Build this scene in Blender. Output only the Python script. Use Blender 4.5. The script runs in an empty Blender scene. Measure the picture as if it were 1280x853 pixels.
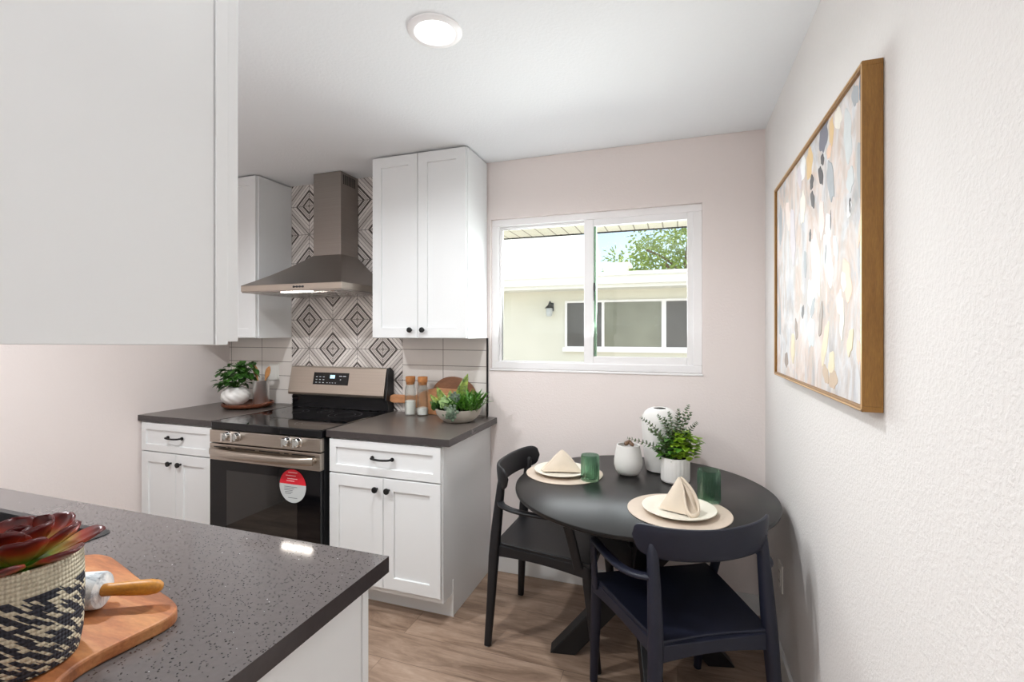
import bpy, bmesh, math, random
from mathutils import Vector, Matrix
random.seed(7)
S = bpy.context.scene
C = S.collection
PI = math.pi

# ---------------------------------------------------------------- camera
CAM_H = 1.419
cam_d = bpy.data.cameras.new('camera'); cam = bpy.data.objects.new('camera', cam_d); C.objects.link(cam)
cam.location = (0, 0, CAM_H); cam.rotation_euler = (PI/2, 0, math.radians(19.0))
cam_d.sensor_width = 36; cam_d.lens = 601/1280*36; cam_d.shift_y = -10.5/1280
cam_d.clip_start = 0.02
S.camera = cam
S.view_settings.view_transform = 'Standard'; S.view_settings.look = 'None'
S.view_settings.gamma = 1; S.view_settings.use_curve_mapping = False
S.view_settings.exposure = 0.08

# ---------------------------------------------------------------- world: sky with a bank of white cloud
W = bpy.data.worlds.new('world'); S.world = W; W.use_nodes = True
nt = W.node_tree; nt.nodes.clear()
o = nt.nodes.new('ShaderNodeOutputWorld'); bg = nt.nodes.new('ShaderNodeBackground')
sky = nt.nodes.new('ShaderNodeTexSky'); sky.sky_type = 'NISHITA'; sky.sun_disc = False
sky.sun_elevation = math.radians(55); sky.sun_rotation = math.radians(200)
tc = nt.nodes.new('ShaderNodeTexCoord'); sp = nt.nodes.new('ShaderNodeSeparateXYZ')
nt.links.new(tc.outputs['Generated'], sp.inputs[0])
dv = nt.nodes.new('ShaderNodeMath'); dv.operation = 'DIVIDE'
nt.links.new(sp.outputs['X'], dv.inputs[0]); nt.links.new(sp.outputs['Y'], dv.inputs[1])
nz = nt.nodes.new('ShaderNodeTexNoise'); nz.inputs['Scale'].default_value = 5; nz.inputs['Detail'].default_value = 6
nt.links.new(tc.outputs['Generated'], nz.inputs['Vector'])
ma = nt.nodes.new('ShaderNodeMath'); ma.operation = 'MULTIPLY_ADD'; ma.inputs[1].default_value = 0.12
nt.links.new(nz.outputs['Fac'], ma.inputs[0]); nt.links.new(dv.outputs[0], ma.inputs[2])
mr = nt.nodes.new('ShaderNodeMapRange'); mr.inputs['From Min'].default_value = -0.095; mr.inputs['From Max'].default_value = -0.15
mr.inputs['To Min'].default_value = 0.16
nt.links.new(ma.outputs[0], mr.inputs['Value'])
sm = nt.nodes.new('ShaderNodeVectorMath'); sm.operation = 'SCALE'; sm.inputs['Scale'].default_value = 0.26
nt.links.new(sky.outputs[0], sm.inputs[0])
mx = nt.nodes.new('ShaderNodeMix'); mx.data_type = 'RGBA'
nt.links.new(mr.outputs[0], mx.inputs[0]); nt.links.new(sm.outputs[0], mx.inputs[6])
mx.inputs[7].default_value = (1.7, 1.7, 1.7, 1)
nt.links.new(mx.outputs[2], bg.inputs['Color']); bg.inputs['Strength'].default_value = 1.0
nt.links.new(bg.outputs[0], o.inputs[0])

# ---------------------------------------------------------------- sun, window daylight and added fill lamps
def light(name, kind, loc, rot, energy, **k):
    d = bpy.data.lights.new(name, kind); l = bpy.data.objects.new(name, d); C.objects.link(l)
    l.location = loc; l.rotation_euler = rot; d.energy = energy
    for a, b in k.items(): setattr(d, a, b)
    return l
sun_dir = Vector((0.30, -0.42, -1.0))          # direction the light travels
light('sun', 'SUN', (0, 0, 10), sun_dir.to_track_quat('-Z', 'Y').to_euler(), 5.6, angle=0.009, color=(1, .97, .9))
# added soft fill in front of the closed rear wall, behind the camera
light('rear_fill', 'AREA', (-0.9, -3.9, 1.3), (PI/2, 0, 0), 12, shape='RECTANGLE', size=2.4, size_y=2.0, color=(.92, .965, 1))
# daylight falling through the kitchen window
light('window_daylight', 'AREA', (-0.47, 2.80, 1.66), (-PI/2-.30, 0, 0), 21, shape='RECTANGLE', size=1.0, size_y=0.75, color=(.92, .97, 1))
# added fill aimed upward, bounced off the ceiling behind the camera
light('bounce_fill', 'AREA', (-0.05, -0.45, 1.75), (PI, 0, 0), 11, shape='DISK', size=0.5, color=(.92, .965, 1))
CAN_AND_FILL_SPOTS = [(-0.775, 1.452), (-2.00, 0.85), (-0.775, -0.6), (-2.0, -1.8), (-0.3, -2.6)]  # first is the recessed can; the others are unseen, added fill lamps
CAN_AND_FILL_W = 14

# ---------------------------------------------------------------- helpers
def link(ob, parent=None):
    C.objects.link(ob)
    if parent is not None: ob.parent = parent
    return ob
def tag(ob, label=None, cat=None, group=None, kind=None):
    if label: ob['label'] = label
    if cat: ob['category'] = cat
    if group: ob['group'] = group
    if kind: ob['kind'] = kind
    return ob
def thing(name, label, cat, loc=(0, 0, 0), rz=0, group=None):
    e = bpy.data.objects.new(name, None); C.objects.link(e); e.location = loc; e.rotation_euler = (0, 0, rz)
    e.empty_display_size = .05
    return tag(e, label, cat, group)
def obj(name, bm, m, parent=None, loc=None, smooth=False, bevel=0, label=None, rot=None, edge=None):
    me = bpy.data.meshes.new(name)
    bmesh.ops.recalc_face_normals(bm, faces=bm.faces)
    bm.to_mesh(me); bm.free()
    if isinstance(m, (list, tuple)):
        for q in m: me.materials.append(q)
    else: me.materials.append(m)
    if smooth:
        me.shade_smooth()
        try: me.set_sharp_from_angle(angle=math.radians(smooth if smooth is not True else 40))
        except Exception: pass
    ob = bpy.data.objects.new(name, me); link(ob, parent)
    if loc: ob.location = loc
    if rot: ob.rotation_euler = rot
    if bevel:
        b = ob.modifiers.new('b', 'BEVEL'); b.width = bevel; b.segments = 2; b.limit_method = 'ANGLE'; b.angle_limit = math.radians(50)
    if label: ob['label'] = label
    if edge is not None:
        me.materials.append(edge)
        for f in me.polygons:
            if abs(f.normal.z) < .5: f.material_index = 1
    return ob
def BM(): return bmesh.new()
def box(bm, x0, x1, y0, y1, z0, z1, mi=0):
    v = [bm.verts.new(p) for p in ((x0,y0,z0),(x1,y0,z0),(x1,y1,z0),(x0,y1,z0),(x0,y0,z1),(x1,y0,z1),(x1,y1,z1),(x0,y1,z1))]
    for f in ((0,3,2,1),(4,5,6,7),(0,1,5,4),(1,2,6,5),(2,3,7,6),(3,0,4,7)):
        bm.faces.new([v[i] for i in f]).material_index = mi
    return bm
def boxed(*a): return box(BM(), *a)
def skin(bm, rings, cap=True, closed=False, mi=0):
    R = [[bm.verts.new(p) for p in r] for r in rings]
    n = len(R[0])
    pairs = list(zip(R, R[1:])) + ([(R[-1], R[0])] if closed else [])
    for a, b in pairs:
        for i in range(n):
            bm.faces.new((a[i], a[(i+1) % n], b[(i+1) % n], b[i])).material_index = mi
    if cap and not closed:
        bm.faces.new(R[0][::-1]).material_index = mi; bm.faces.new(R[-1]).material_index = mi
    return bm
def lathe(bm, prof, n=32, cx=0, cy=0, cap=True, mi=0, sx=1, sy=1):
    rings = [[(cx + r*math.cos(2*PI*i/n)*sx, cy + r*math.sin(2*PI*i/n)*sy, z) for i in range(n)] for r, z in prof]
    return skin(bm, rings, cap, mi=mi)
def tube(bm, pts, rad, n=10, up=Vector((0, 0, 1)), mi=0, flat=1.0, power=2.0, cap=True, closed=False):
    """a swept tube; rad is a number, a list, or a list of (side, up) radii"""
    P = [Vector(p) for p in pts]; rings = []
    N = len(P)
    for i, p in enumerate(P):
        if closed: t = P[(i+1) % N] - P[i-1]
        else: t = (P[min(i+1, N-1)] - P[max(i-1, 0)])
        t.normalize()
        u = up if abs(t.dot(up)) < .95 else Vector((0, 1, 0)) if abs(t.y) < .9 else Vector((1, 0, 0))
        s = t.cross(u).normalized(); w = s.cross(t).normalized()
        r = rad[i] if isinstance(rad, (list, tuple)) else rad
        ra, rb = r if isinstance(r, (list, tuple)) else (r, r*flat)
        ring = []
        for k in range(n):
            a = 2*PI*k/n; c, q = math.cos(a), math.sin(a)
            e = 2/power
            c = math.copysign(abs(c)**e, c); q = math.copysign(abs(q)**e, q)
            ring.append(p + s*ra*c + w*rb*q)
        rings.append(ring)
    return skin(bm, rings, cap, closed, mi)
def prism(bm, poly, z0, z1, mi=0):
    return skin(bm, [[(x, y, z0) for x, y in poly], [(x, y, z1) for x, y in poly]], True, mi=mi)
def round_poly(pts, r, seg=5):
    out = []; n = len(pts)
    for i in range(n):
        p = Vector(pts[i]).to_2d(); a = (Vector(pts[i-1]).to_2d()-p); b = (Vector(pts[(i+1) % n]).to_2d()-p)
        rr = min(r[i] if isinstance(r, (list, tuple)) else r, a.length*.45, b.length*.45)
        A = p + a.normalized()*rr; B = p + b.normalized()*rr
        for k in range(seg+1):
            t = k/seg; q = A*(1-t)**2 + p*2*t*(1-t) + B*t*t
            out.append((q.x, q.y))
    return out
def smooth_path(pts, sub=6):
    P = [Vector(p) for p in pts]; out = []
    for i in range(len(P)-1):
        p0, p1, p2, p3 = P[max(i-1, 0)], P[i], P[i+1], P[min(i+2, len(P)-1)]
        for k in range(sub):
            t = k/sub
            out.append(.5*((2*p1)+(-p0+p2)*t+(2*p0-5*p1+4*p2-p3)*t*t+(-p0+3*p1-3*p2+p3)*t**3))
    out.append(P[-1]); return out
def sphere(bm, c, r, sz=(1, 1, 1), n=12, m=8, mi=0):
    rings = []
    for j in range(1, m):
        a = PI*j/m
        rings.append([(c[0]+r*sz[0]*math.sin(a)*math.cos(2*PI*i/n), c[1]+r*sz[1]*math.sin(a)*math.sin(2*PI*i/n), c[2]-r*sz[2]*math.cos(a)) for i in range(n)])
    return skin(bm, rings, True, mi=mi)
def shaker(w, h, t=.019, rail=.058, rec=.009):
    """shaker door or drawer front lying in x 0..w, z 0..h, front face at y=-t, recessed flat panel"""
    bm = BM(); e = .0015
    def ring(ix, y): return [bm.verts.new(p) for p in ((ix, y, ix), (w-ix, y, ix), (w-ix, y, h-ix), (ix, y, h-ix))]
    R = [ring(0, 0), ring(0, -t+e), ring(e, -t), ring(rail, -t), ring(rail+.002, -t+rec)]
    for a, b in zip(R, R[1:]):
        for i in range(4): bm.faces.new((a[i], a[(i+1) % 4], b[(i+1) % 4], b[i]))
    bm.faces.new(R[0][::-1]); bm.faces.new(R[-1])
    return bm

# ---------------------------------------------------------------- materials
class N:
    """small wrapper for building node materials"""
    def __init__(s, name):
        s.m = bpy.data.materials.new(name); s.m.use_nodes = True; s.t = s.m.node_tree
        s.b = s.t.nodes['Principled BSDF']; s.out = s.t.nodes['Material Output']
    def n(s, kind, **k):
        q = s.t.nodes.new(kind)
        for a, b in k.items(): setattr(q, a, b)
        return q
    def l(s, a, b): s.t.links.new(a, b)
    def set(s, **k):
        for a, b in k.items():
            s.b.inputs[a.replace('_', ' ')].default_value = b
    def coord(s, scale=(1, 1, 1), rot=(0, 0, 0), which='Object'):
        c = s.n('ShaderNodeTexCoord'); m = s.n('ShaderNodeMapping'); m.inputs['Scale'].default_value = scale; m.inputs['Rotation'].default_value = rot
        s.l(c.outputs[which], m.inputs[0]); return m.outputs[0]
    def noise(s, vec, scale, detail=3, rough=.5, dist=0):
        q = s.n('ShaderNodeTexNoise'); q.inputs['Scale'].default_value = scale; q.inputs['Detail'].default_value = detail
        q.inputs['Roughness'].default_value = rough; q.inputs['Distortion'].default_value = dist
        s.l(vec, q.inputs['Vector']); return q.outputs['Fac']
    def ramp(s, fac, stops, interp='LINEAR'):
        q = s.n('ShaderNodeValToRGB'); q.color_ramp.interpolation = interp; e = q.color_ramp.elements
        e[0].position, e[0].color = stops[0][0], c4(stops[0][1]); e[1].position, e[1].color = stops[1][0], c4(stops[1][1])
        for p, c in stops[2:]:
            x = e.new(p); x.color = c4(c)
        s.l(fac, q.inputs[0]); return q.outputs[0]
    def math(s, op, a, b=None, c=None):
        q = s.n('ShaderNodeMath', operation=op)
        for i, v in enumerate((a, b, c)):
            if v is None: continue
            if isinstance(v, (int, float)): q.inputs[i].default_value = v
            else: s.l(v, q.inputs[i])
        return q.outputs[0]
    def mix(s, fac, a, b, mode='MIX'):
        q = s.n('ShaderNodeMix', data_type='RGBA', blend_type=mode)
        for i, v in ((0, fac), (6, a), (7, b)):
            if isinstance(v, (int, float)): q.inputs[i].default_value = v
            elif isinstance(v, tuple): q.inputs[i].default_value = c4(v)
            else: s.l(v, q.inputs[i])
        return q.outputs[2]
    def bump(s, h, strength=.2, dist=.01):
        q = s.n('ShaderNodeBump'); q.inputs['Strength'].default_value = strength; q.inputs['Distance'].default_value = dist
        s.l(h, q.inputs['Height']); s.l(q.outputs[0], s.b.inputs['Normal'])
    def color(s, c): s.l(c, s.b.inputs['Base Color'])
def c4(c): return (c[0], c[1], c[2], 1) if len(c) == 3 else c
def srgb(r, g, b): return tuple(((v/255)/12.92 if v/255 <= .04045 else ((v/255+.055)/1.055)**2.4) for v in (r, g, b))
def mat(name, col, rough=.5, metal=0, var=0, vs=8, bump=0, bs=200, bd=.001, spec=.5, coat=0, trans=0, ior=1.45, stretch=(1, 1, 1)):
    q = N(name); q.set(Base_Color=c4(col), Roughness=rough, Metallic=metal, IOR=ior)
    q.b.inputs['Specular IOR Level'].default_value = spec; q.b.inputs['Coat Weight'].default_value = coat
    q.b.inputs['Transmission Weight'].default_value = trans
    v = q.coord(stretch)
    if var:
        f = q.noise(v, vs, 4)
        q.color(q.ramp(f, [(.25, tuple(x*(1-var) for x in col)), (.75, tuple(min(1, x*(1+var)) for x in col))]))
    if bump: q.bump(q.noise(v, bs, 3), bump, bd)
    return q.m
def emis(name, col, st):
    q = N(name); q.set(Base_Color=c4(col)); q.b.inputs['Emission Color'].default_value = c4(col); q.b.inputs['Emission Strength'].default_value = st
    return q.m
def wall_mat(name, col, bs, bstr, bd):
    q = N(name); q.set(Roughness=.75); v = q.coord()
    q.b.inputs['Specular IOR Level'].default_value = .25
    q.color(q.mix(q.noise(v, 1.5, 2), tuple(x*.985 for x in col), col))
    f = q.noise(v, bs, 3, .55, .3)
    r = q.n('ShaderNodeMapRange'); r.inputs['From Min'].default_value = .42; r.inputs['From Max'].default_value = .62; q.l(f, r.inputs[0])
    q.bump(r.outputs[0], bstr, bd); return q.m
M = {}
M['wall'] = wall_mat('painted_wall', srgb(239, 229, 225), 90, .12, .003)
M['wall_tex'] = wall_mat('textured_wall', srgb(232, 228, 225), 115, .28, .003)
M['ceiling'] = wall_mat('ceiling_paint', srgb(240, 242, 244), 75, .15, .003)
M['white'] = mat('white_lacquer', srgb(231, 232, 232), .38, var=.01, vs=3)
M['gap'] = mat('dark_gap', (.02, .02, .02), .8, var=.05)
M['base_white'] = mat('baseboard_paint', srgb(235, 234, 232), .4, var=.01)
M['vinyl'] = mat('white_vinyl', srgb(249, 247, 247), .35, var=.01)
M['black'] = mat('black_plastic', (.012, .012, .013), .35, var=.1)
M['black_metal'] = mat('black_hardware', (.01, .01, .01), .45, metal=.3, var=.1)
M['black_glass'] = mat('black_glass', (.004, .004, .005), .04, var=.05, spec=.4)
M['oven_window'] = mat('oven_window', (.018, .017, .016), .03, var=.05, spec=.7)
M['corian'] = mat('black_sink', (.02, .021, .023), .35, var=.2, vs=90)
M['sinkgrey'] = mat('sink_basin_grey', (.10, .10, .105), .3, var=.1, vs=90)
M['ceramic'] = mat('white_ceramic', srgb(236, 233, 229), .35, var=.01, bump=.05, bs=60)
M['matte_ceramic'] = mat('matte_white_ceramic', srgb(226, 223, 219), .6, var=.02, vs=30, bump=.15, bs=120)
M['plate'] = mat('cream_stoneware', srgb(236, 229, 214), .35, var=.02)
M['placemat'] = mat('beige_leather', srgb(206, 189, 172), .6, var=.04, vs=30, bump=.1, bs=300)
M['linen'] = mat('linen', srgb(222, 207, 188), .85, var=.03, vs=25, bump=.35, bs=500, bd=.0015)
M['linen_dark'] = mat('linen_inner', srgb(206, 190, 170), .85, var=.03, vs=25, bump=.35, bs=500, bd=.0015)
M['table'] = mat('black_table_laminate', (.008, .0072, .007), .30, var=.12, vs=3, spec=.4)
M['table_leg'] = mat('black_table_leg', (.005, .005, .006), .45, var=.1)
M['chair_navy'] = mat('navy_resin', (.008, .0095, .021), .48, var=.08, vs=20, bump=.03, bs=400)
M['chair_black'] = mat('charcoal_resin', (.009, .009, .011), .45, var=.08, vs=20, bump=.03, bs=400)
M['cork'] = mat('cork', srgb(176, 116, 66), .8, var=.2, vs=60, bump=.3, bs=200)
M['salt'] = mat('white_granules', srgb(235, 232, 226), .8, bump=.5, bs=400, var=.03)
M['concrete'] = mat('concrete_bowl', srgb(188, 180, 168), .8, var=.1, vs=18, bump=.2, bs=80)
M['soil'] = mat('soil', (.03, .02, .012), .9, bump=.6, bs=60, bd=.01, var=.3)
M['stucco'] = mat('neighbour_stucco', srgb(230, 228, 214), .9, var=.03, vs=2)
M['fascia'] = mat('cream_fascia', srgb(236, 235, 228), .7, var=.02)
M['roof_white'] = mat('white_roof_coating', srgb(240, 238, 230), .7, var=.02)
M['gravel'] = mat('desert_gravel', srgb(186, 180, 170), .95, var=.2, vs=60, bump=.5, bs=80)
M['screen'] = mat('window_screen_glass', srgb(134, 136, 120), .25, var=.2, vs=2.5)
M['screen2'] = mat('bug_screen', srgb(92, 91, 88), .5, var=.15, vs=3)
M['bark'] = mat('bark', srgb(110, 92, 70), .9, var=.2, vs=20, bump=.4, bs=30)
M['silver'] = mat('chrome', (.75, .74, .72), .15, metal=1, var=.03)
M['gold'] = mat('gold_trim', srgb(214, 178, 130), .35, metal=.6, var=.05)
M['outlet'] = mat('outlet_white', srgb(238, 236, 230), .4, var=.01)
M['red'] = mat('sticker_red', srgb(214, 30, 48), .5, var=.02)
M['sticker'] = mat('sticker_grey', srgb(196, 200, 200), .5, var=.02)
M['sticker_ink'] = mat('sticker_ink', srgb(120, 122, 125), .6, var=.02)
M['sticker_white'] = mat('sticker_white', srgb(240, 205, 208), .6, var=.02)
M['display'] = emis('display_glow', (.55, .8, .9), .6)
M['glyph'] = mat('display_glyphs', srgb(190, 195, 200), .5, var=.02)
M['can_glow'] = emis('can_light_lens', (1, .98, .95), 6)
M['led'] = emis('hood_led', (1, .93, .84), 30)

def steel(name, col, rough, stretch):
    q = N(name); q.set(Base_Color=c4(col), Metallic=1.0, Roughness=rough)
    v = q.coord(stretch); f = q.noise(v, 30, 2)
    q.color(q.ramp(f, [(.3, tuple(x*.95 for x in col)), (.7, tuple(x*1.05 for x in col))]))
    r = q.n('ShaderNodeMapRange'); r.inputs['To Min'].default_value = rough*.85; r.inputs['To Max'].default_value = rough*1.2
    q.l(f, r.inputs[0]); q.l(r.outputs[0], q.b.inputs['Roughness']); q.b.inputs['Anisotropic'].default_value = .4
    return q.m
M['steel'] = steel('brushed_steel', srgb(184, 174, 163), .30, (.05, 1, 12))
M['steel_hood'] = steel('brushed_steel_hood', srgb(160, 153, 147), .33, (.05, .3, 10))

def quartz(name, base, dots, sc, thr, rough=.07):
    q = N(name); q.set(Roughness=rough); v = q.coord(); q.b.inputs['Specular IOR Level'].default_value = .5
    a = q.n('ShaderNodeTexVoronoi'); a.inputs['Scale'].default_value = sc
    dist = q.n('ShaderNodeVectorMath', operation='ADD')
    nn = q.n('ShaderNodeTexNoise'); nn.inputs['Scale'].default_value = sc*.7; q.l(v, nn.inputs['Vector'])
    sca = q.n('ShaderNodeVectorMath', operation='SCALE'); sca.inputs['Scale'].default_value = 1.1/sc
    q.l(nn.outputs['Color'], sca.inputs[0]); q.l(v, dist.inputs[0]); q.l(sca.outputs[0], dist.inputs[1]); q.l(dist.outputs[0], a.inputs['Vector'])
    near = q.math('LESS_THAN', a.outputs['Distance'], thr)
    sx = q.n('ShaderNodeSeparateColor'); q.l(a.outputs['Color'], sx.inputs[0])
    pick = q.math('GREATER_THAN', sx.outputs[0], .55); dark = q.math('MULTIPLY', near, pick)
    white = q.math('MULTIPLY', q.math('LESS_THAN', a.outputs['Distance'], thr*.6), q.math('LESS_THAN', sx.outputs[0], .012))
    g = q.mix(q.noise(v, sc*.5, 4), tuple(x*.85 for x in base), tuple(x*1.12 for x in base))
    g = q.mix(dark, g, dots); g = q.mix(white, g, (.7, .7, .7)); q.color(g)
    return q.m
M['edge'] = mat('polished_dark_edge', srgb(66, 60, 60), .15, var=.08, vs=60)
M['quartz'] = quartz('speckled_grey_quartz', srgb(100, 94, 93), srgb(34, 30, 30), 190, .30)
M['quartz_far'] = quartz('grey_quartz_far', srgb(96, 88, 83), srgb(76, 70, 66), 190, .24, .28)

def wood(name, cols, stretch, scale=6, rough=.45, rot=(0, 0, 0), bands=0):
    q = N(name); q.set(Roughness=rough); v = q.coord(stretch, rot)
    f = q.noise(v, scale, 5, .6, .8)
    st = [(.25 + .5*i/(len(cols)-1), c) for i, c in enumerate(cols)]
    col = q.ramp(f, st)
    g = q.noise(v, scale*9, 3, .6)
    col = q.mix(.35, col, q.ramp(g, [(.35, (.45, .40, .36)), (.7, (1.15, 1.15, 1.15))]), 'MULTIPLY')
    q.color(col); q.bump(g, .08, .001); return q.m
M['acacia'] = wood('acacia_board', [srgb(104, 56, 30), srgb(172, 106, 62), srgb(200, 142, 90)], (2.2, 9, 9), 2.2, .5, (0, 0, .5))
M['walnut_tray'] = wood('walnut_tray', [srgb(84, 44, 26), srgb(130, 74, 48)], (3, 9, 3), 4)
M['board_dark'] = wood('dark_round_board', [srgb(120, 78, 52), srgb(164, 112, 78)], (2, 6, 14), 3)
M['board_light'] = wood('light_paddle_board', [srgb(170, 112, 72), srgb(206, 150, 106)], (2, 6, 14), 3)
M['pin_wood'] = wood('rolling_pin_handle', [srgb(176, 112, 30), srgb(206, 142, 50)], (4, 20, 20), 2)
M['frame_wood'] = wood('frame_oak', [srgb(134, 92, 34), srgb(158, 114, 50)], (14, 14, 1.5), 4, .5)
M['frame_front'] = wood('frame_front', [srgb(120, 84, 50), srgb(150, 108, 66)], (14, 3, 3), 4, .4)
M['spoon'] = wood('spoon_wood', [srgb(190, 130, 78), srgb(224, 168, 110)], (6, 6, 2), 4)
M['twig'] = wood('twig', [srgb(96, 70, 52), srgb(140, 108, 82)], (6, 6, 6), 8)

def marble():
    q = N('grey_marble'); q.set(Roughness=.2); v = q.coord((1, 1, 1))
    f = q.noise(v, 14, 5, .6, 2.5)
    q.color(q.ramp(f, [(.35, srgb(128, 138, 148)), (.5, srgb(216, 220, 222)), (.62, srgb(236, 236, 234)), (.75, srgb(160, 168, 176))])); return q.m
M['marble'] = marble()

def floor_mat():
    q = N('vinyl_plank_floor'); q.set(Roughness=.42)
    v = q.coord()
    br = q.n('ShaderNodeTexBrick'); br.offset = .37; br.inputs['Scale'].default_value = 1
    br.inputs['Brick Width'].default_value = 1.22; br.inputs['Row Height'].default_value = .18; br.inputs['Mortar Size'].default_value = .0012
    br.inputs['Color1'].default_value = (.0, .0, .0, 1); br.inputs['Color2'].default_value = (1, 1, 1, 1); br.inputs['Mortar'].default_value = (.5, .5, .5, 1)
    q.l(v, br.inputs['Vector'])
    # shift the grain for each plank
    add = q.n('ShaderNodeVectorMath', operation='MULTIPLY_ADD'); add.inputs[1].default_value = (7, 5, 3)
    q.l(br.outputs['Color'], add.inputs[0])
    st = q.n('ShaderNodeMapping'); st.inputs['Scale'].default_value = (1.0, 6.5, 1); q.l(v, st.inputs[0]); q.l(st.outputs[0], add.inputs[2])
    f = q.noise(add.outputs[0], 2.2, 6, .62, .9)
    col = q.ramp(f, [(.28, srgb(106, 84, 69)), (.42, srgb(142, 118, 100)), (.55, srgb(164, 139, 120)), (.75, srgb(182, 159, 140))])
    g = q.noise(add.outputs[0], 26, 3, .6)
    col = q.mix(.3, col, q.ramp(g, [(.35, (.62, .58, .55)), (.65, (1.1, 1.1, 1.1))]), 'MULTIPLY')
    tint = q.mix(br.outputs['Color'], (.92, .92, .92), (1.06, 1.05, 1.04)); col = q.mix(1, col, tint, 'MULTIPLY')
    col = q.mix(q.math('MULTIPLY', br.outputs['Fac'], .55), col, srgb(70, 54, 42)); q.color(col)
    q.bump(g, .05, .001); return q.m
M['floor'] = floor_mat()

def subway_mat():
    """large stacked tiles 0.29 x 0.098 with thin grey joints"""
    q = N('subway_tile'); q.set(Roughness=.28); v = q.coord(); s = q.n('ShaderNodeSeparateXYZ'); q.l(v, s.inputs[0])
    u = q.math('DIVIDE', q.math('SUBTRACT', s.outputs[0], -1.375), .2895); w = q.math('DIVIDE', q.math('SUBTRACT', s.outputs[2], 1.312), .0985)
    fu = q.math('ABSOLUTE', q.math('SUBTRACT', u, q.math('ROUND', u))); fw = q.math('ABSOLUTE', q.math('SUBTRACT', w, q.math('ROUND', w)))
    j = q.math('MAXIMUM', q.math('LESS_THAN', fu, .0062), q.math('LESS_THAN', fw, .017))
    base = q.mix(q.noise(v, 2, 2), srgb(226, 219, 213), srgb(234, 228, 222))
    q.color(q.mix(j, base, srgb(120, 108, 100)))
    h = q.math('SUBTRACT', 1, j); q.bump(h, .4, .0015); return q.m
M['subway'] = subway_mat()
def pattern_mat():
    """square tiles whose strips make nested diamonds around every second corner"""
    q = N('diamond_tile'); q.set(Roughness=.4); v = q.coord(); s = q.n('ShaderNodeSeparateXYZ'); q.l(v, s.inputs[0])
    u = q.math('DIVIDE', q.math('SUBTRACT', s.outputs[0], -2.402), .1972); w = q.math('DIVIDE', q.math('SUBTRACT', s.outputs[2], 1.507), .1965)
    a = q.math('MULTIPLY', q.math('ADD', u, w), .5); b = q.math('MULTIPLY', q.math('SUBTRACT', u, w), .5)
    da = q.math('ABSOLUTE', q.math('SUBTRACT', a, q.math('ROUND', a))); db = q.math('ABSOLUTE', q.math('SUBTRACT', b, q.math('ROUND', b)))
    d = q.math('MULTIPLY', q.math('MAXIMUM', da, db), 2)
    L = srgb(228, 221, 216); L2 = srgb(206, 198, 193); D = srgb(80, 72, 68); D2 = srgb(104, 96, 92); G = srgb(140, 131, 126)
    col = q.ramp(d, [(0, G), (.07, L2), (.13, G), (.15, L2), (.215, D), (.305, L), (.345, G), (.37, L2), (.42, D2), (.445, L), (.49, D), (.58, L),
                     (.70, D2), (.722, L), (.84, G), (.862, L2), (.98, D2)], 'CONSTANT')
    gu = q.math('ABSOLUTE', q.math('SUBTRACT', u, q.math('ROUND', u))); gw = q.math('ABSOLUTE', q.math('SUBTRACT', w, q.math('ROUND', w)))
    j = q.math('MAXIMUM', q.math('LESS_THAN', gu, .009), q.math('LESS_THAN', gw, .009))
    grain = q.noise(q.coord((1, 1, 1)), 60, 4)
    col = q.mix(.25, col, q.ramp(grain, [(.3, (.75, .75, .75)), (.7, (1.1, 1.1, 1.1))]), 'MULTIPLY')
    q.color(q.mix(j, col, srgb(128, 120, 115))); return q.m
M['pattern'] = pattern_mat()

def basket_mat():
    """woven rows: a cream band above, dark flecks on cream below"""
    q = N('woven_basket'); q.set(Roughness=.85); v = q.coord(); s = q.n('ShaderNodeSeparateXYZ'); q.l(v, s.inputs[0])
    ang = q.math('ARCTAN2', s.outputs[1], s.outputs[0]); z = s.outputs[2]
    row = q.math('ADD', q.math('MULTIPLY', z, 1/.0062), q.math('MULTIPLY', ang, 1.0/(2*PI)))
    cv = q.n('ShaderNodeCombineXYZ'); q.l(q.math('MULTIPLY', ang, 13), cv.inputs[0]); q.l(q.math('FLOOR', row), cv.inputs[1])
    nn = q.n('ShaderNodeTexNoise'); nn.inputs['Scale'].default_value = .8; nn.inputs['Detail'].default_value = 1
    cv2 = q.n('ShaderNodeCombineXYZ'); q.l(q.math('ADD', q.math('MULTIPLY', ang, 9), q.math('MULTIPLY', z, 130)), cv2.inputs[0]); q.l(q.math('MULTIPLY', q.math('FLOOR', row), .45), cv2.inputs[1])
    q.l(cv2.outputs[0], nn.inputs['Vector'])
    dark = q.math('MULTIPLY', q.math('GREATER_THAN', nn.outputs['Fac'], .462), q.math('LESS_THAN', z, .118))
    fine = q.noise(q.coord(), 260, 2)
    cream = q.mix(fine, srgb(186, 172, 144), srgb(238, 228, 204)); blk = q.mix(fine, (.012, .013, .022), (.05, .05, .065))
    q.color(q.mix(dark, cream, blk))
    st = q.math('SINE', q.math('MULTIPLY', ang, 90)); hh = q.math('ABSOLUTE', q.math('SINE', q.math('MULTIPLY', row, PI)))
    q.bump(q.math('ADD', hh, q.math('MULTIPLY', st, .3)), .9, .003); return q.m
M['basket'] = basket_mat()
def leaf_mat(name, a, b, rough=.4, vein=0, scale=25):
    q = N(name); q.set(Roughness=rough); v = q.coord()
    q.color(q.ramp(q.noise(v, scale, 3), [(.3, a), (.7, b)])); q.b.inputs['Subsurface Weight'].default_value = 0
    return q.m
M['leaf_dark'] = leaf_mat('dark_green_leaf', srgb(26, 62, 18), srgb(70, 122, 40))
M['leaf_mid'] = leaf_mat('mid_green_leaf', srgb(40, 88, 20), srgb(92, 146, 44))
M['leaf_euc'] = leaf_mat('eucalyptus_leaf', srgb(52, 76, 42), srgb(96, 122, 70))
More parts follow.
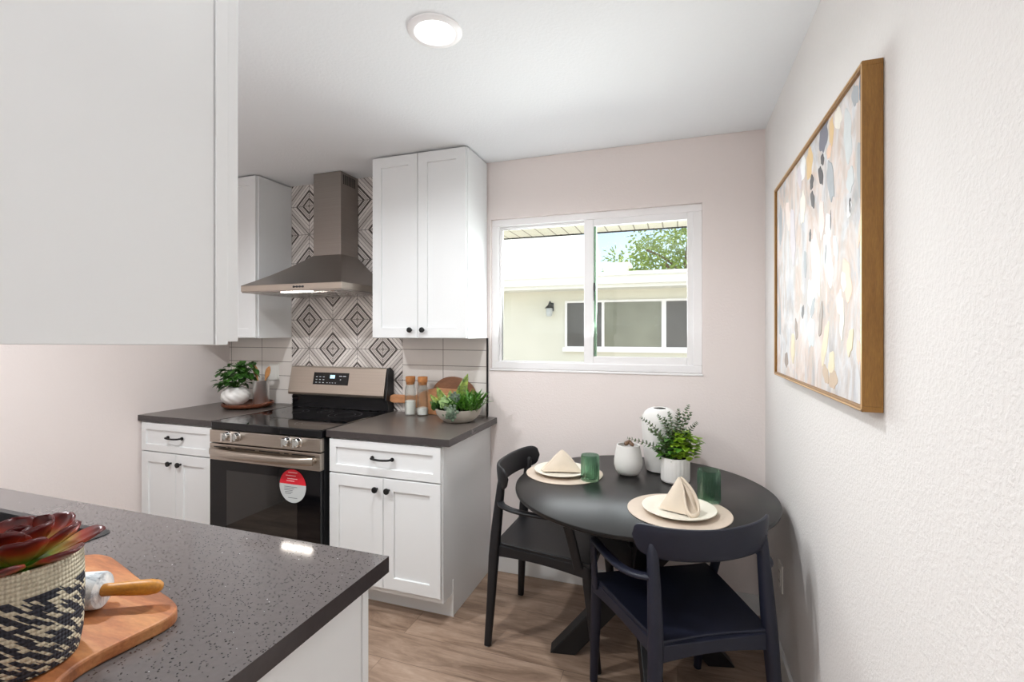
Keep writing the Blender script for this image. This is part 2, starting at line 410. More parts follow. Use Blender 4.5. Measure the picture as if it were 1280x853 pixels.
M['leaf_bright'] = leaf_mat('bright_green_leaf', srgb(104, 146, 22), srgb(168, 204, 60))
M['leaf_pale'] = leaf_mat('pale_succulent', srgb(112, 148, 90), srgb(168, 196, 130))
M['leaf_grey'] = leaf_mat('grey_succulent', srgb(60, 76, 62), srgb(110, 128, 104))
M['leaf_yellow'] = leaf_mat('yellow_striped_leaf', srgb(34, 72, 20), srgb(150, 166, 66), scale=55)
M['leaf_tree'] = leaf_mat('tree_leaf', srgb(94, 120, 40), srgb(164, 186, 88), .6)
def red_leaf():
    q = N('red_succulent_leaf'); q.set(Roughness=.3); v = q.coord(which='UV')
    s = q.n('ShaderNodeSeparateXYZ'); q.l(v, s.inputs[0]); f = q.math('ADD', s.outputs[1], q.math('MULTIPLY', q.noise(v, 3, 2), .25))
    q.color(q.ramp(f, [(.25, srgb(132, 170, 54)), (.55, srgb(178, 150, 70)), (.82, srgb(150, 48, 30)), (1.05 if False else 1, srgb(84, 18, 20))])); return q.m
M['leaf_red'] = red_leaf()
def glass_arch():
    q = N('window_glass'); t = q.t; t.nodes.remove(q.b)
    tr = q.n('ShaderNodeBsdfTransparent'); tr.inputs[0].default_value = (.965, .98, .962, 1); gl = q.n('ShaderNodeBsdfGlossy'); gl.inputs['Roughness'].default_value = .0
    fr = q.n('ShaderNodeFresnel'); fr.inputs[0].default_value = 1.45; ms = q.n('ShaderNodeMixShader')
    q.l(fr.outputs[0], ms.inputs[0]); q.l(tr.outputs[0], ms.inputs[1]); q.l(gl.outputs[0], ms.inputs[2]); q.l(ms.outputs[0], q.out.inputs[0]); return q.m
M['glass'] = glass_arch()
M['sash_edge'] = mat('green_glass_edge', srgb(160, 196, 168), .25, var=.03)
def tint_glass(name, col, rough=.02, fac=.35):
    q = N(name); t = q.t; q.set(Base_Color=c4(col), Roughness=rough, IOR=1.45); q.b.inputs['Transmission Weight'].default_value = 1
    tr = q.n('ShaderNodeBsdfTransparent'); tr.inputs[0].default_value = c4(col); ms = q.n('ShaderNodeMixShader'); ms.inputs[0].default_value = fac
    q.l(q.b.outputs[0], ms.inputs[1]); q.l(tr.outputs[0], ms.inputs[2]); q.l(ms.outputs[0], q.out.inputs[0]); return q.m
M['green_glass'] = tint_glass('green_ribbed_glass', (.58, .76, .66), fac=.5)
M['clear_glass'] = tint_glass('clear_bottle_glass', (.97, .985, .98), fac=.6)

# ================================================================ room
XL, XR, YB, ZC = -3.135, 0.415, 2.689, 2.44
YF = -4.1
WT = .14
def struct(name, bm, m, parent=None, **k):
    ob = obj(name, bm, m, parent, **k)
    if parent is None: ob['kind'] = 'structure'
    return ob
struct('floor', boxed(XL-.3, XR+.3, YF-.2, YB+WT, -.1, 0), M['floor'])
struct('ceiling', boxed(XL-.3, XR+.3, YF-.2, YB+WT, ZC, ZC+.15), M['ceiling'])
struct('wall_right', boxed(XR, XR+.15, YF, YB+WT, 0, ZC), M['wall_tex'])
struct('wall_left', boxed(XL-.15, XL, YF, YB+WT, 0, ZC), M['wall'])
# back wall with the window opening and its drywall return
WX0, WX1, WZ0, WZ1 = -1.062, .122, 1.204, 2.098
bm = BM()
box(bm, XL, WX0, YB, YB+WT, 0, ZC); box(bm, WX1, XR, YB, YB+WT, 0, ZC)
box(bm, WX0, WX1, YB, YB+WT, 0, WZ0); box(bm, WX0, WX1, YB, YB+WT, WZ1, ZC)
wall_back = struct('wall_back', bm, M['wall'])
struct('wall_rear', boxed(XL, XR, YF-.15, YF, 0, ZC), M['wall'])
# near wall that the sink counter and near uppers back onto
struct('wall_near', boxed(XL, -.66, .10, .225, 0, ZC), M['wall'])
# tiles
struct('subway_tiles', boxed(-3.135, -2.553, YB-.008, YB, .914, ZC), M['subway'], wall_back)
struct('subway_tiles', boxed(-1.664, -1.083, YB-.008, YB, .914, 1.40), M['subway'], wall_back)
struct('diamond_tiles', boxed(-2.553, -1.664, YB-.009, YB, .90, ZC), M['pattern'], wall_back)
struct('tile_edge_trim', boxed(-1.083, -1.076, YB-.011, YB, .914, 1.386), M['black_metal'], wall_back)
# baseboards
bm = boxed(-1.06, XR, YB-.014, YB, 0, .10); struct('baseboard_back', bm, M['base_white'], bevel=.003)
bm = boxed(XR-.014, XR, YF, YB-.014, 0, .10); struct('baseboard_right', bm, M['base_white'], bevel=.003)

# ---------------- window
wn = bpy.data.objects.new('window_1', None); C.objects.link(wn); wn['kind'] = 'structure'
bm = BM(); y0, y1 = YB+.022, YB+.10; f = .040
for a in ((WX0, WX1, WZ1-f, WZ1), (WX0, WX1, WZ0, WZ0+f), (WX0, WX0+f, WZ0+f, WZ1-f), (WX1-f-.006, WX1, WZ0+f, WZ1-f)):
    box(bm, a[0], a[1], y0, y1, a[2], a[3])
obj('window_frame', bm, M['vinyl'], wn, bevel=.003)
bm = BM(); # slender bead round the drywall opening and sill nosing
box(bm, WX0-.004, WX1+.004, YB-.006, YB+.02, WZ0-.012, WZ0)
obj('window_sill', bm, M['vinyl'], wn, bevel=.003)
# fixed left lite
bm = BM(); gx0, gx1, gz0, gz1 = -1.010, -.500, 1.250, 2.045
for a in ((WX0+f, gx0, WZ0+f, WZ1-f), (gx1, gx1+.02, WZ0+f, WZ1-f), (gx0, gx1, gz1, WZ1-f), (gx0, gx1, WZ0+f, gz0)):
    box(bm, a[0], a[1], YB+.05, YB+.085, a[2], a[3])
obj('fixed_sash', bm, M['vinyl'], wn, bevel=.002)
obj('window_pane', boxed(gx0-.004, gx1+.004, YB+.066, YB+.070, gz0-.004, gz1+.004), M['glass'], wn)
bm = BM()
for a in ((gx0, gx0+.0025, gz0, gz1), (gx0, gx1, gz1-.0025, gz1)):
    box(bm, a[0], a[1], YB+.0655, YB+.0662, a[2], a[3])
obj('glazing_bead', bm, M['black'], wn)
# sliding right sash
sx0, sx1, sz0, sz1 = -.450, .048, 1.285, 2.022
bm = BM()
for a in ((-.503, sx0, WZ0+f-.004, WZ1-f+.004), (sx1, WX1-f+.0, WZ0+f-.004, WZ1-f+.004), (sx0, sx1, sz1, WZ1-f+.004), (sx0, sx1, WZ0+f-.004, sz0)):
    box(bm, a[0], a[1], YB+.028, YB+.055, a[2], a[3])
obj('sliding_sash', bm, M['vinyl'], wn, bevel=.003)
bm = BM()
box(bm, sx0-.001, sx0+.013, YB+.0505, YB+.075, sz0, sz1)
obj('sash_stile_edge', bm, M['sash_edge'], wn)
obj('window_pane', boxed(sx0-.004, sx1+.004, YB+.046, YB+.050, sz0-.004, sz1+.004), M['glass'], wn)
bm = BM(); box(bm, sx0+.001, sx0+.010, YB+.030, YB+.046, 1.655, 1.70); box(bm, sx0+.001, sx0+.005, YB+.034, YB+.046, 1.60, 1.655)
obj('window_latch', bm, M['black'], wn, bevel=.001)

# ================================================================ outside
struct('ground', boxed(-12, 12, YB+WT, 30, -.35, -.2), M['gravel'])
bm = BM(); q = N('soffit_panel'); q.set(Roughness=.6); v = q.coord(); s = q.n('ShaderNodeSeparateXYZ'); q.l(v, s.inputs[0])
u = q.math('DIVIDE', s.outputs[0], .0935); fu = q.math('ABSOLUTE', q.math('SUBTRACT', u, q.math('ROUND', u)))
q.color(q.mix(q.math('LESS_THAN', fu, .05), srgb(226, 226, 214), srgb(150, 148, 132))); M['soffit'] = q.m
tag(obj('roof_eave', boxed(-3.5, 2.5, YB+WT, 3.46, 2.137, 2.20), M['soffit']), kind='structure')
bm = BM()
k = -2.4
while k < 1.2:
    sphere(bm, (k*1.0, 3.452, 2.134), .009, n=6, m=4); k += .0935
box(bm, -3.4, 2.4, 3.45, 3.466, 2.130, 2.137)
tag(obj('eave_drip_edge', bm, M['black_metal']), kind='structure')

nb = thing('neighbour_house', 'pale stucco single-storey house with white low roof seen through the window', 'house', (0, 9, -.2))
def NB(name, bm, m, p=None, **k): return obj(name, bm, m, p or nb, **k)
NB('wall', boxed(-9, 7, 0, 4.2, 0, 2.42), M['stucco'])
bm = BM(); box(bm, -9.4, 7.4, -.62, -.58, 2.46, 2.60); box(bm, -9.4, 7.4, -.58, -.52, 2.40, 2.50); box(bm, -9.4, 7.4, -.56, 0, 2.41, 2.45)
NB('fascia', bm, M['fascia'])
bm = skin(BM(), [[(-9.4, -.64, 2.60), (7.4, -.64, 2.60), (7.4, 3.4, 3.12), (-9.4, 3.4, 3.12)], [(-9.4, -.64, 2.63), (7.4, -.64, 2.63), (7.4, 3.4, 3.17), (-9.4, 3.4, 3.17)]])
NB('roof', bm, M['roof_white'])
bm = BM()
wx = [(-2.02, -1.98), (-1.33, -1.28), (-.27, -.19), (.84, .88)]
for a in wx: box(bm, a[0], a[1], -.05, .01, 1.36, 2.18)
box(bm, -2.02, .88, -.05, .01, 2.18, 2.22); box(bm, -2.06, .92, -.09, .01, 1.26, 1.34); box(bm, -2.02, .88, -.04, .01, 1.34, 1.36)
nw = NB('window_frame', bm, M['vinyl'])
obj('pane', boxed(-1.98, -1.33, -.02, .0, 1.36, 2.18), M['screen2'], nw)
obj('pane', boxed(-1.28, -.27, -.02, .0, 1.36, 2.18), M['screen'], nw)
obj('pane', boxed(-.19, .84, -.02, .0, 1.36, 2.18), M['screen2'], nw)
lt = thing('wall_lantern', 'small black lantern with glass shade on the pale house wall', 'lantern', (-2.30, 9, 1.85))
bm = BM(); box(bm, -.05, .05, -.02, 0, -.02, .14); tube(bm, smooth_path([(0, -.01, .08), (0, -.09, .16), (0, -.15, .10)]), .014, 8); lathe(bm, [(.02, .10), (.085, .04), (.09, .03)], 12, 0, -.15)
obj('bracket', bm, M['black_metal'], lt)
obj('glass_shade', lathe(BM(), [(.06, .03), (.065, -.05), (.05, -.12)], 12, 0, -.15), M['sticker'], lt)
bm = BM(); box(bm, -.28, .28, -.25, .25, 0, .25); box(bm, -.36, .36, -.33, .33, .22, .30)
tag(obj('roof_cooler', bm, M['roof_white'], loc=(-1.42, 12, 2.80), bevel=.02), 'white boxy rooftop cooler standing on the white roof', 'cooler')
# tree
tr = thing('tree', 'leafy green tree rising behind the white roof of the house', 'tree', (.25, 15.8, -.2))
bm = BM()
tube(bm, smooth_path([(0, 0, 0), (.1, 0, 1.5), (0, .1, 2.8), (.1, 0, 4.5)]), [.18-.005*i for i in range(19)], 8)
for k in range(10):
    a = random.uniform(0, 2*PI); z = random.uniform(2.2, 3.4); L = random.uniform(1, 2.1)
    tube(bm, smooth_path([(0, 0, z), (L*.5*math.cos(a), L*.4*math.sin(a), z+.5), (L*math.cos(a), L*.8*math.sin(a), z+random.uniform(.4, 1.3))], 4), .035, 5)
obj('trunk', bm, M['bark'], tr)
bm = BM()
def leafq(bm, p, d, L, w, up=None):
    d = d.normalized(); u = up or Vector((random.uniform(-1, 1), random.uniform(-1, 1), random.uniform(-.5, 1)))
    s = d.cross(u)
    if s.length < .05: s = d.orthogonal()
    s.normalize(); nrm = s.cross(d)
    vs = [bm.verts.new(p), bm.verts.new(p+d*L*.35+s*w+nrm*w*.2), bm.verts.new(p+d*L*.75+s*w*.75+nrm*w*.1), bm.verts.new(p+d*L), bm.verts.new(p+d*L*.75-s*w*.75+nrm*w*.1), bm.verts.new(p+d*L*.35-s*w+nrm*w*.2)]
    bm.faces.new((vs[0], vs[1], vs[2], vs[3])); bm.faces.new((vs[0], vs[3], vs[4], vs[5]))
clus = []
for k in range(150):
    while True:
        c = Vector((random.uniform(-2.3, 2.6), random.uniform(-1.3, 1.3), random.uniform(2.7, 5.6)))
        top = 5.35 - .62*abs(c.x-.55)**1.1 + random.uniform(-.3, .3)
        if c.z < top+.2: break
    clus.append(c)
for c in clus:
    for j in range(48):
        d = Vector((random.gauss(0, 1), random.gauss(0, 1), random.gauss(0, 1))).normalized()
        leafq(bm, c+d*random.uniform(.05, .42), d+Vector((0, 0, -.4)), random.uniform(.11, .18), .03)
obj('foliage', bm, M['leaf_tree'], tr)

# ================================================================ cabinets
def knob(parent, x, y, z, name='knob'):
    bm = BM(); 
    rings = []
    for r, d in ((.006, 0), (.0055, .012), (.0125, .016), (.0155, .022), (.0145, .028), (.008, .030)):
        rings.append([(x+r*math.cos(2*PI*i/16), y-d, z+r*math.sin(2*PI*i/16)) for i in range(16)])
    return obj(name, skin(bm, rings), M['black_metal'], parent, smooth=True)
def pull(parent, x, y, z, w=.115):
    bm = BM()
    tube(bm, smooth_path([(x-w/2, y-.004, z), (x-w/2+.004, y-.020, z+.001), (x-w/2+.016, y-.027, z), (x, y-.029, z-.002), (x+w/2-.016, y-.027, z), (x+w/2-.004, y-.020, z+.001), (x+w/2, y-.004, z)], 4), .0055, 8)
    for s in (-1, 1): tube(bm, [(x+s*w/2, y, z), (x+s*w/2, y-.006, z)], .010, 10, up=Vector((0, 0, 1)))
    return obj('drawer_pull', bm, M['black_metal'], parent, smooth=True)
def base_cabinet(name, label, x0, x1, doors, drawers, end_right=False):
    """x0..x1, doors=[(x0,x1,knobx)], face at Y 2.069"""
    t = thing(name, label, 'cabinet', (0, 0, 0)); yf = 2.069
    bm = BM(); poly = [(yf, .118), (yf, .878), (YB-.002, .878), (YB-.002, 0), (yf+.108, 0), (yf+.108, .118)]
    skin(bm, [[(x0, y, z) for y, z in poly], [(x1, y, z) for y, z in poly]])
    obj('cabinet_box', bm, M['white'], t, bevel=.001)
    obj('toe_kick', boxed(x0+.002, x1-.002, yf+.104, yf+.108, .0, .118), M['white'], t)
    if end_right:
        bm = BM(); box(bm, x1-.001, x1+.004, yf+.100, yf+.109, 0, .185); obj('scribe_moulding', bm, M['white'], t)
    for a, b, kx in doors:
        d = obj('door', shaker(b-a, .545), M['white'], t, loc=(a, yf, .148)); knob(d, kx-a, -.019, .491)
    for a, b in drawers:
        d = obj('drawer', shaker(b-a, .170, rail=.040), M['white'], t, loc=(a, yf, .700)); pull(d, (b-a)/2, -.019, .092)
    return t
base_cabinet('base_cabinet', 'white shaker base cabinet with exposed end panel between range and window', -1.712, -1.060,
             [(-1.708, -1.385, -1.418), (-1.382, -1.066, -1.350)], [(-1.708, -1.066)], True)
base_cabinet('base_cabinet', 'white shaker base cabinet in the corner left of the range', XL+.002, -2.526,
             [(-3.112, -2.820, -2.856), (-2.817, -2.532, -2.776)], [(-3.112, -2.532)])
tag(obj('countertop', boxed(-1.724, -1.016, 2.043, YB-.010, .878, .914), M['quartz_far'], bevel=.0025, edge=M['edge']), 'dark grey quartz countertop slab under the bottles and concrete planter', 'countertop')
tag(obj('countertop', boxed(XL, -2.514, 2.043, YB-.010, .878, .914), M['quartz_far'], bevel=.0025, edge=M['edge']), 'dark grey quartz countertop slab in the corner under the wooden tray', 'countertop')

def upper_cabinet(label, x0, x1, doors, z0, z1=2.432):
    t = thing('upper_cabinet', label, 'cabinet'); yf = 2.401
    obj('cabinet_box', boxed(x0, x1, yf, YB-.010, z0, z1), M['white'], t, bevel=.0015)
    for a, b, kx in doors:
        d = obj('door', shaker(b-a, z1-z0-.006), M['white'], t, loc=(a, yf-.001, z0+.003))
        if kx is not None: knob(d, kx-a, -.019, .045)
    return t
upper_cabinet('white two-door shaker upper cabinet beside the window', -1.682, -1.081, [(-1.679, -1.383, -1.421), (-1.380, -1.085, -1.342)], 1.386)
upper_cabinet('white shaker upper cabinet in the corner left of the range hood', XL+.002, -2.554, [(-3.12, -2.842, -2.88), (-2.839, -2.562, -2.80)], 1.383)
# near upper cabinet: its end panel fills the left of the picture
t = thing('upper_cabinet', 'large white upper cabinet end panel close by, over the sink counter', 'cabinet')
bm = skin(BM(), [[(x, .226, 1.409), (x, .506, 1.4015), (x, .506, 2.432), (x, .226, 2.432)] for x in (-1.53, -.620)])
obj('cabinet_box', bm, M['white'], t, bevel=.001)
obj('face_frame', boxed(-1.53, -.618, .5075, .5265, 1.401, 2.432), M['white'], t, bevel=.001)
obj('door', shaker(.45, 1.022), M['white'], t, loc=(-.621, .528, 1.4055), rot=(0, 0, PI), bevel=.001)
obj('door', shaker(.45, 1.022), M['white'], t, loc=(-1.074, .528, 1.4055), rot=(0, 0, PI), bevel=.001)
# near base cabinet and sink counter
t = thing('sink_base_cabinet', 'white base cabinet run with end panel under the near sink counter', 'cabinet')
bm = BM()
box(bm, XL+.01, -.640, .226, .865, .10, .12); box(bm, XL+.01, -.640, .226, .240, .12, .878); box(bm, -.658, -.640, .240, .865, .12, .878); box(bm, XL+.01, XL+.028, .240, .865, .12, .878)
obj('cabinet_box', bm, M['white'], t)
obj('face_frame', boxed(XL+.01, -.634, .865, .885, .118, .878), M['white'], t, bevel=.001)
obj('end_panel', boxed(-.640, -.636, .226, .862, 0, .874), M['white'], t)
for k, (a, b) in enumerate(((-1.08, -.655), (-1.51, -1.085), (-1.94, -1.515))):
    obj('door', shaker(b-a, .70), M['white'], t, loc=(b, .886, .148), rot=(0, 0, PI))
t = thing('sink_counter', 'speckled grey quartz sink counter filling the lower left corner', 'countertop')
bm = BM(); SX0, SX1, SY0, SY1 = -2.05, -1.345, .41, .822
outer = [(XL, .226), (-.616, .226), (-.616, .936), (XL, .936)]
inner = round_poly([(SX0, SY0), (SX1, SY0), (SX1, SY1), (SX0, SY1)], .03, 6)
for z, side in ((.914, 1), (.878, -1)):
    vo = [bm.verts.new((x, y, z)) for x, y in outer]; vi = [bm.verts.new((x, y, z)) for x, y in inner]
    eo = [bm.edges.new((vo[i], vo[(i+1) % 4])) for i in range(4)]; ei = [bm.edges.new((vi[i], vi[(i+1) % len(vi)])) for i in range(len(vi))]
    bmesh.ops.triangle_fill(bm, edges=eo+ei, use_beauty=True)
    if side == 1: V1 = (vo, vi)
    else: V2 = (vo, vi)
for A, B in zip(V1, V2):
    n = len(A)
    for i in range(n): bm.faces.new((A[i], A[(i+1) % n], B[(i+1) % n], B[i]))
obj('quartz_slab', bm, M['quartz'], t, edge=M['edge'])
bm = BM()
R = []
for off, z in ((.001, .9145), (.001, .917), (-.016, .917), (-.017, .913), (-.020, .73), (-.04, .705)):
    R.append([(x, y, z) for x, y in round_poly([(SX0-off, SY0-off), (SX1+off, SY0-off), (SX1+off, SY1+off), (SX0-off, SY1+off)], .03+max(off, -.02), 6)])
skin(bm, R, cap=False); bm.faces.new([bm.verts.new(p) for p in R[-1]])
sk = obj('sink', bm, M['corian'], None, smooth=35); tag(sk, 'black rectangular composite sink set in the near counter', 'sink')
obj('drain', lathe(BM(), [(.045, .706), (.045, .709), (.03, .709)], 24, -1.7, .62), M['silver'], sk)

# ================================================================ range
t = thing('range', 'stainless steel electric range with black glass oven door and cooktop', 'range', (-2.113, 2.02, 0))
rw = .382
obj('range_body', boxed(-rw+.002, rw-.002, .02, .655, .10, .872), M['black'], t, bevel=.002)
bm = BM(); box(bm, -rw, rw, -.004, .600, .874, .916)
ct = obj('cooktop', bm, M['black_glass'], t, bevel=.006)
bm = BM()
for cx, cy, r in ((-.19, .15, .11), (.19, .15, .09), (-.19, .43, .08), (.19, .43, .10), (0, .48, .05)):
    for rr in (r, r*.62):
        P1 = [(cx+rr*math.cos(2*PI*i/40), cy+rr*math.sin(2*PI*i/40), .9166) for i in range(40)]; P2 = [(cx+(rr-.002)*math.cos(2*PI*i/40), cy+(rr-.002)*math.sin(2*PI*i/40), .9166) for i in range(40)]
        skin(bm, [P1, P2], cap=False)
obj('burner_rings', bm, mat('burner_print', (.10, .10, .10), .3, var=.05), ct)
# control panel (steel apron with knobs)
cp = obj('control_panel', boxed(-rw, rw, -.012, .02, .803, .873), M['steel'], t, bevel=.003)
for kx in (-.242, -.172, .176, .248):
    bm = BM(); rings = []
    for r, d in ((.027, .012), (.026, .018), (.023, .020), (.0225, .040), (.019, .043)):
        rings.append([(kx+r*math.cos(2*PI*i/24), -d, .847+r*math.sin(2*PI*i/24)) for i in range(24)])
    skin(bm, rings); box(bm, kx-.006, kx+.006, -.056, -.040, .825, .869)
    obj('control_knob', bm, M['silver'], cp, smooth=30, bevel=.001)
# oven door
od = obj('oven_door', boxed(-rw, rw, -.010, .02, .245, .706), M['black_glass'], t, bevel=.002)
obj('oven_window', boxed(-.255, .235, -.0112, -.009, .33, .655), M['oven_window'], od)
bm = BM(); box(bm, -rw, rw, -.012, .02, .706, .797)
tp = obj('door_top_trim', bm, M['steel'], od, bevel=.003)
bm = BM()
for a, b in ((-.35, -.26), (-.245, -.22), (-.19, -.05), (-.02, .12), (.15, .18), (.20, .35)):
    box(bm, a, b, -.0128, -.0115, .778, .783)
obj('vent_slots', bm, M['black'], tp)
bm = BM(); hp = []
for i in range(25):
    u = -1+2*i/24; hp.append((u*.352, -.030-.030*(1-u**4)-.004*(1-u*u), .762-.004))
tube(bm, hp, [(.009+.006*(1-(-1+2*i/24)**6), .021) for i in range(25)], 14, power=3)
for s in (-1, 1): tube(bm, [(s*.345, -.010, .758), (s*.345, -.034, .758)], .013, 10)
obj('oven_handle', bm, M['steel'], od, smooth=50)
# round sticker on the glass
bm = BM(); cz, r = .614, .0875; cxs = .206; ca = 28
def disc_part(lo, hi, y, mi):
    pts = [(cxs+r*.99*math.cos(a), y, cz+r*math.sin(a)) for a in [lo+(hi-lo)*i/40 for i in range(41)]]
    bm.faces.new([bm.verts.new(p) for p in pts]).material_index = mi
    pts2 = [(p[0], y+.0008, p[2]) for p in pts]; bm.faces.new([bm.verts.new(p) for p in pts2][::-1]).material_index = mi
disc_part(math.radians(6), math.radians(174), -.0122, 0); disc_part(math.radians(174), math.radians(366), -.0122, 1)
for zz, a, b, mi in ((.685, -.03, .03, 3), (.668, -.045, .02, 3), (.652, -.035, .03, 3), (.640, -.04, .012, 3), (.609, -.055, .03, 2), (.600, -.055, .01, 2), (.591, -.055, .0, 2), (.582, -.05, .0, 2), (.573, -.05, -.01, 2), (.552, -.03, .03, 2)):
    box(bm, cxs+a, cxs+b, -.0127, -.0122, zz-.0015, zz+.0015, mi)
obj('round_sticker', bm, [M['red'], M['sticker'], M['sticker_ink'], M['sticker_white']], od, label='round red and grey sticker on the oven glass')
dr = obj('storage_drawer', boxed(-rw, rw, -.010, .02, .085, .238), M['black_glass'], t, bevel=.002)
bm = BM(); box(bm, -rw+.03, rw-.03, .04, .6, 0, .10); obj('range_base', bm, M['black'], t)
# backguard
bgd = obj('backguard_riser', boxed(-rw+.006, rw-.004, .598, .66, .916, 1.10), M['black_glass'], t, bevel=.003)
bm = skin(BM(), [[(x, .565, 1.020), (x, .600, 1.188), (x, .628, 1.193), (x, .648, 1.17), (x, .648, 1.020), (x, .60, 1.003), (x, .568, 1.003)] for x in (-rw-.002, rw-.012)])
pnl = obj('backguard_panel', bm, M['steel'], t, bevel=.003)
bm = skin(BM(), [[(x, .575, .99), (x, .605, 1.192), (x, .628, 1.197), (x, .662, 1.17), (x, .662, .90), (x, .60, .90), (x, .59, .99)] for x in (rw-.011, rw+.003)])
obj('backguard_end_cap', bm, M['black'], pnl, bevel=.003)
def onp(x, t_):   # a point on the sloped face; t_ runs 0..1 up the face
    return (x, .565+.035*t_-.0012, 1.020+.168*t_)
bm = BM(); c = [onp(-.185, .33), onp(.095, .33), onp(.095, .80), onp(-.185, .80)]
skin(bm, [[(p[0], p[1]+.003, p[2]) for p in c], c]); dsp = obj('control_display', bm, M['black_glass'], pnl)
bm = BM()
def gly(x0, x1, a, b, lift=.0008):
    q4 = [onp(x0, a), onp(x1, a), onp(x1, b), onp(x0, b)]; skin(bm, [[(p[0], p[1], p[2]) for p in q4], [(p[0], p[1]-lift, p[2]) for p in q4]])
for i in range(3):
    for j in range(3): gly(-.165+.028*i, -.152+.028*i, .40+.11*j, .425+.11*j)
for i in range(4): gly(-.075+.022*i, -.066+.022*i, .40, .42)
for i in range(2): gly(.02+.03*i, .042+.03*i, .66, .69)
gly(.03, .036, .52, .56)
obj('display_legends', bm, M['glyph'], dsp)
bm = BM(); gly(-.052, -.014, .58, .71); obj('display_readout', bm, M['display'], dsp)

# ================================================================ range hood
t = thing('range_hood', 'stainless steel pyramid chimney range hood on the diamond tiled wall', 'range hood', (-2.113, YB-.012, 0))
hw = .364; d0 = -.480
obj('chimney', boxed(-.098, .114, -.172, 0, 1.905, 2.436), M['steel_hood'], t, bevel=.001)
bm = BM()
for i in range(9): box(bm, .1142, .1150, -.150+.014*i, -.144+.014*i, 2.36, 2.42)
obj('chimney_vent_slots', bm, M['black'], t)
# the canopy is a slightly dished pyramid
R = []
for k in range(9):
    u = k/8; e = u**1.0; sag = -.012*math.sin(PI*u)
    x0 = -hw+(hw-.098)*e; x1 = hw-(hw-.114)*e; y0 = d0+(-.172-d0)*e; z = 1.700+(1.912-1.700)*u+sag
    R.append([(x0, y0, z), (x1, y0, z), (x1, 0, z), (x0, 0, z)])
obj('canopy', skin(BM(), R), M['steel_hood'], t, smooth=20)
bd = obj('canopy_band', boxed(-hw, hw, d0, 0, 1.664, 1.700), M['steel'], t, bevel=.0015)
bm = BM(); box(bm, -hw+.004, hw-.004, d0+.004, -.002, 1.657, 1.664); obj('filter_panel', bm, M['steel_hood'], t)
bm = BM()
for sx in (-.17, .17): 
    for i in range(20): box(bm, sx-.15, sx+.15, -.40+.017*i, -.392+.017*i, 1.655, 1.657)
obj('grease_filter', bm, M['silver'], t)
bm = BM()
for i in range(4): sphere(bm, (.035+.021*i, d0-.001, 1.682), .0085, (1, .5, .8), 10, 6)
box(bm, .028, .106, d0-.001, d0, 1.679, 1.685)
obj('button_strip', bm, M['black'], bd)
obj('led_light', boxed(-.07, .14, d0+.012, d0+.034, 1.652, 1.658), M['led'], t)
obj('led_light', lathe(BM(), [(.022, 1.653), (.026, 1.659)], 20, .26, d0+.06), M['silver'], t)

# ================================================================ outlets
t = thing('wall_outlet', 'white outlet plate on the backsplash tiles behind the canister', 'outlet', (-2.708, YB-.008, 1.141))
obj('cover_plate', boxed(-.043, .043, -.006, 0, -.058, .058), M['outlet'], t, bevel=.002)
bm = BM(); box(bm, -.017, .017, -.0075, -.006, -.033, .033); obj('receptacle', bm, M['outlet'], t, bevel=.001)
t = thing('wall_outlet', 'white outlet plate low on the textured right wall behind the chair', 'outlet', (XR, 2.29, .39))
obj('cover_plate', boxed(-.006, 0, -.038, .038, -.058, .058), M['outlet'], t, bevel=.002)
bm = BM(); box(bm, -.0085, -.006, -.017, .017, -.035, .035); rc = obj('receptacle', bm, M['outlet'], t, bevel=.001)
for z in (-.02, .02):
    for y in (-.006, .006): obj('slot', boxed(-.009, -.0084, y-.001, y+.001, z-.004, z+.005), M['black'], rc)

# ================================================================ recessed light and added ceiling fill lamps
for i, (lx, ly) in enumerate(CAN_AND_FILL_SPOTS):
    if i == 0:
        t = thing('recessed_light', 'round white recessed ceiling light, lit', 'ceiling light', (lx, ly, ZC))
        obj('trim_ring', lathe(BM(), [(.092, 0), (.092, -.004), (.088, -.008), (.070, -.010), (.064, -.004)], 48, cap=False), M['vinyl'], t, smooth=True)
        obj('lens', lathe(BM(), [(.064, -.004), (.0635, -.0045)], 48), M['can_glow'], t)
    d = bpy.data.lights.new('can_or_fill_lamp', 'AREA'); d.shape = 'DISK'; d.size = .09; d.spread = math.radians(160); d.energy = CAN_AND_FILL_W*(1.06 if i == 0 else 1.75 if i == 1 else 1.1); d.color = (.94, .975, 1)
    l = bpy.data.objects.new('can_or_fill_lamp', d); C.objects.link(l); l.location = (lx, ly, ZC-.012)

# ================================================================ artwork
t = thing('framed_painting', 'large abstract painting in pale greys and cream with a brown wooden frame', 'painting', (0, 0, 0))
AY0, AY1, AZ0, AZ1 = 1.222, 2.212, 1.248, 2.004
bm = BM(); fw = .012
for a in ((AY0, AY1, AZ0, AZ0+fw), (AY0, AY1, AZ1-fw, AZ1), (AY0, AY0+fw, AZ0+fw, AZ1-fw), (AY1-fw, AY1, AZ0+fw, AZ1-fw)):
    box(bm, .375, XR-.001, a[0], a[1], a[2], a[3])
fr = obj('frame', bm, M['frame_wood'], t, bevel=.001)
bm = BM(); e = .0035
for a in ((AY0+.001, AY1-.001, AZ0+.002, AZ0+.002+e), (AY0+.001, AY1-.001, AZ1-.002-e, AZ1-.002), (AY0+.001, AY0+.001+e, AZ0+.002, AZ1-.002), (AY1-.001-e, AY1-.001, AZ0+.002, AZ1-.002)):
    box(bm, .3738, .375, a[0], a[1], a[2], a[3])
obj('gold_bead', bm, M['gold'], fr)
q = N('canvas_paint'); q.set(Roughness=.6); v = q.coord((1, 1.6, .8)); q.b.inputs['Specular IOR Level'].default_value = .3
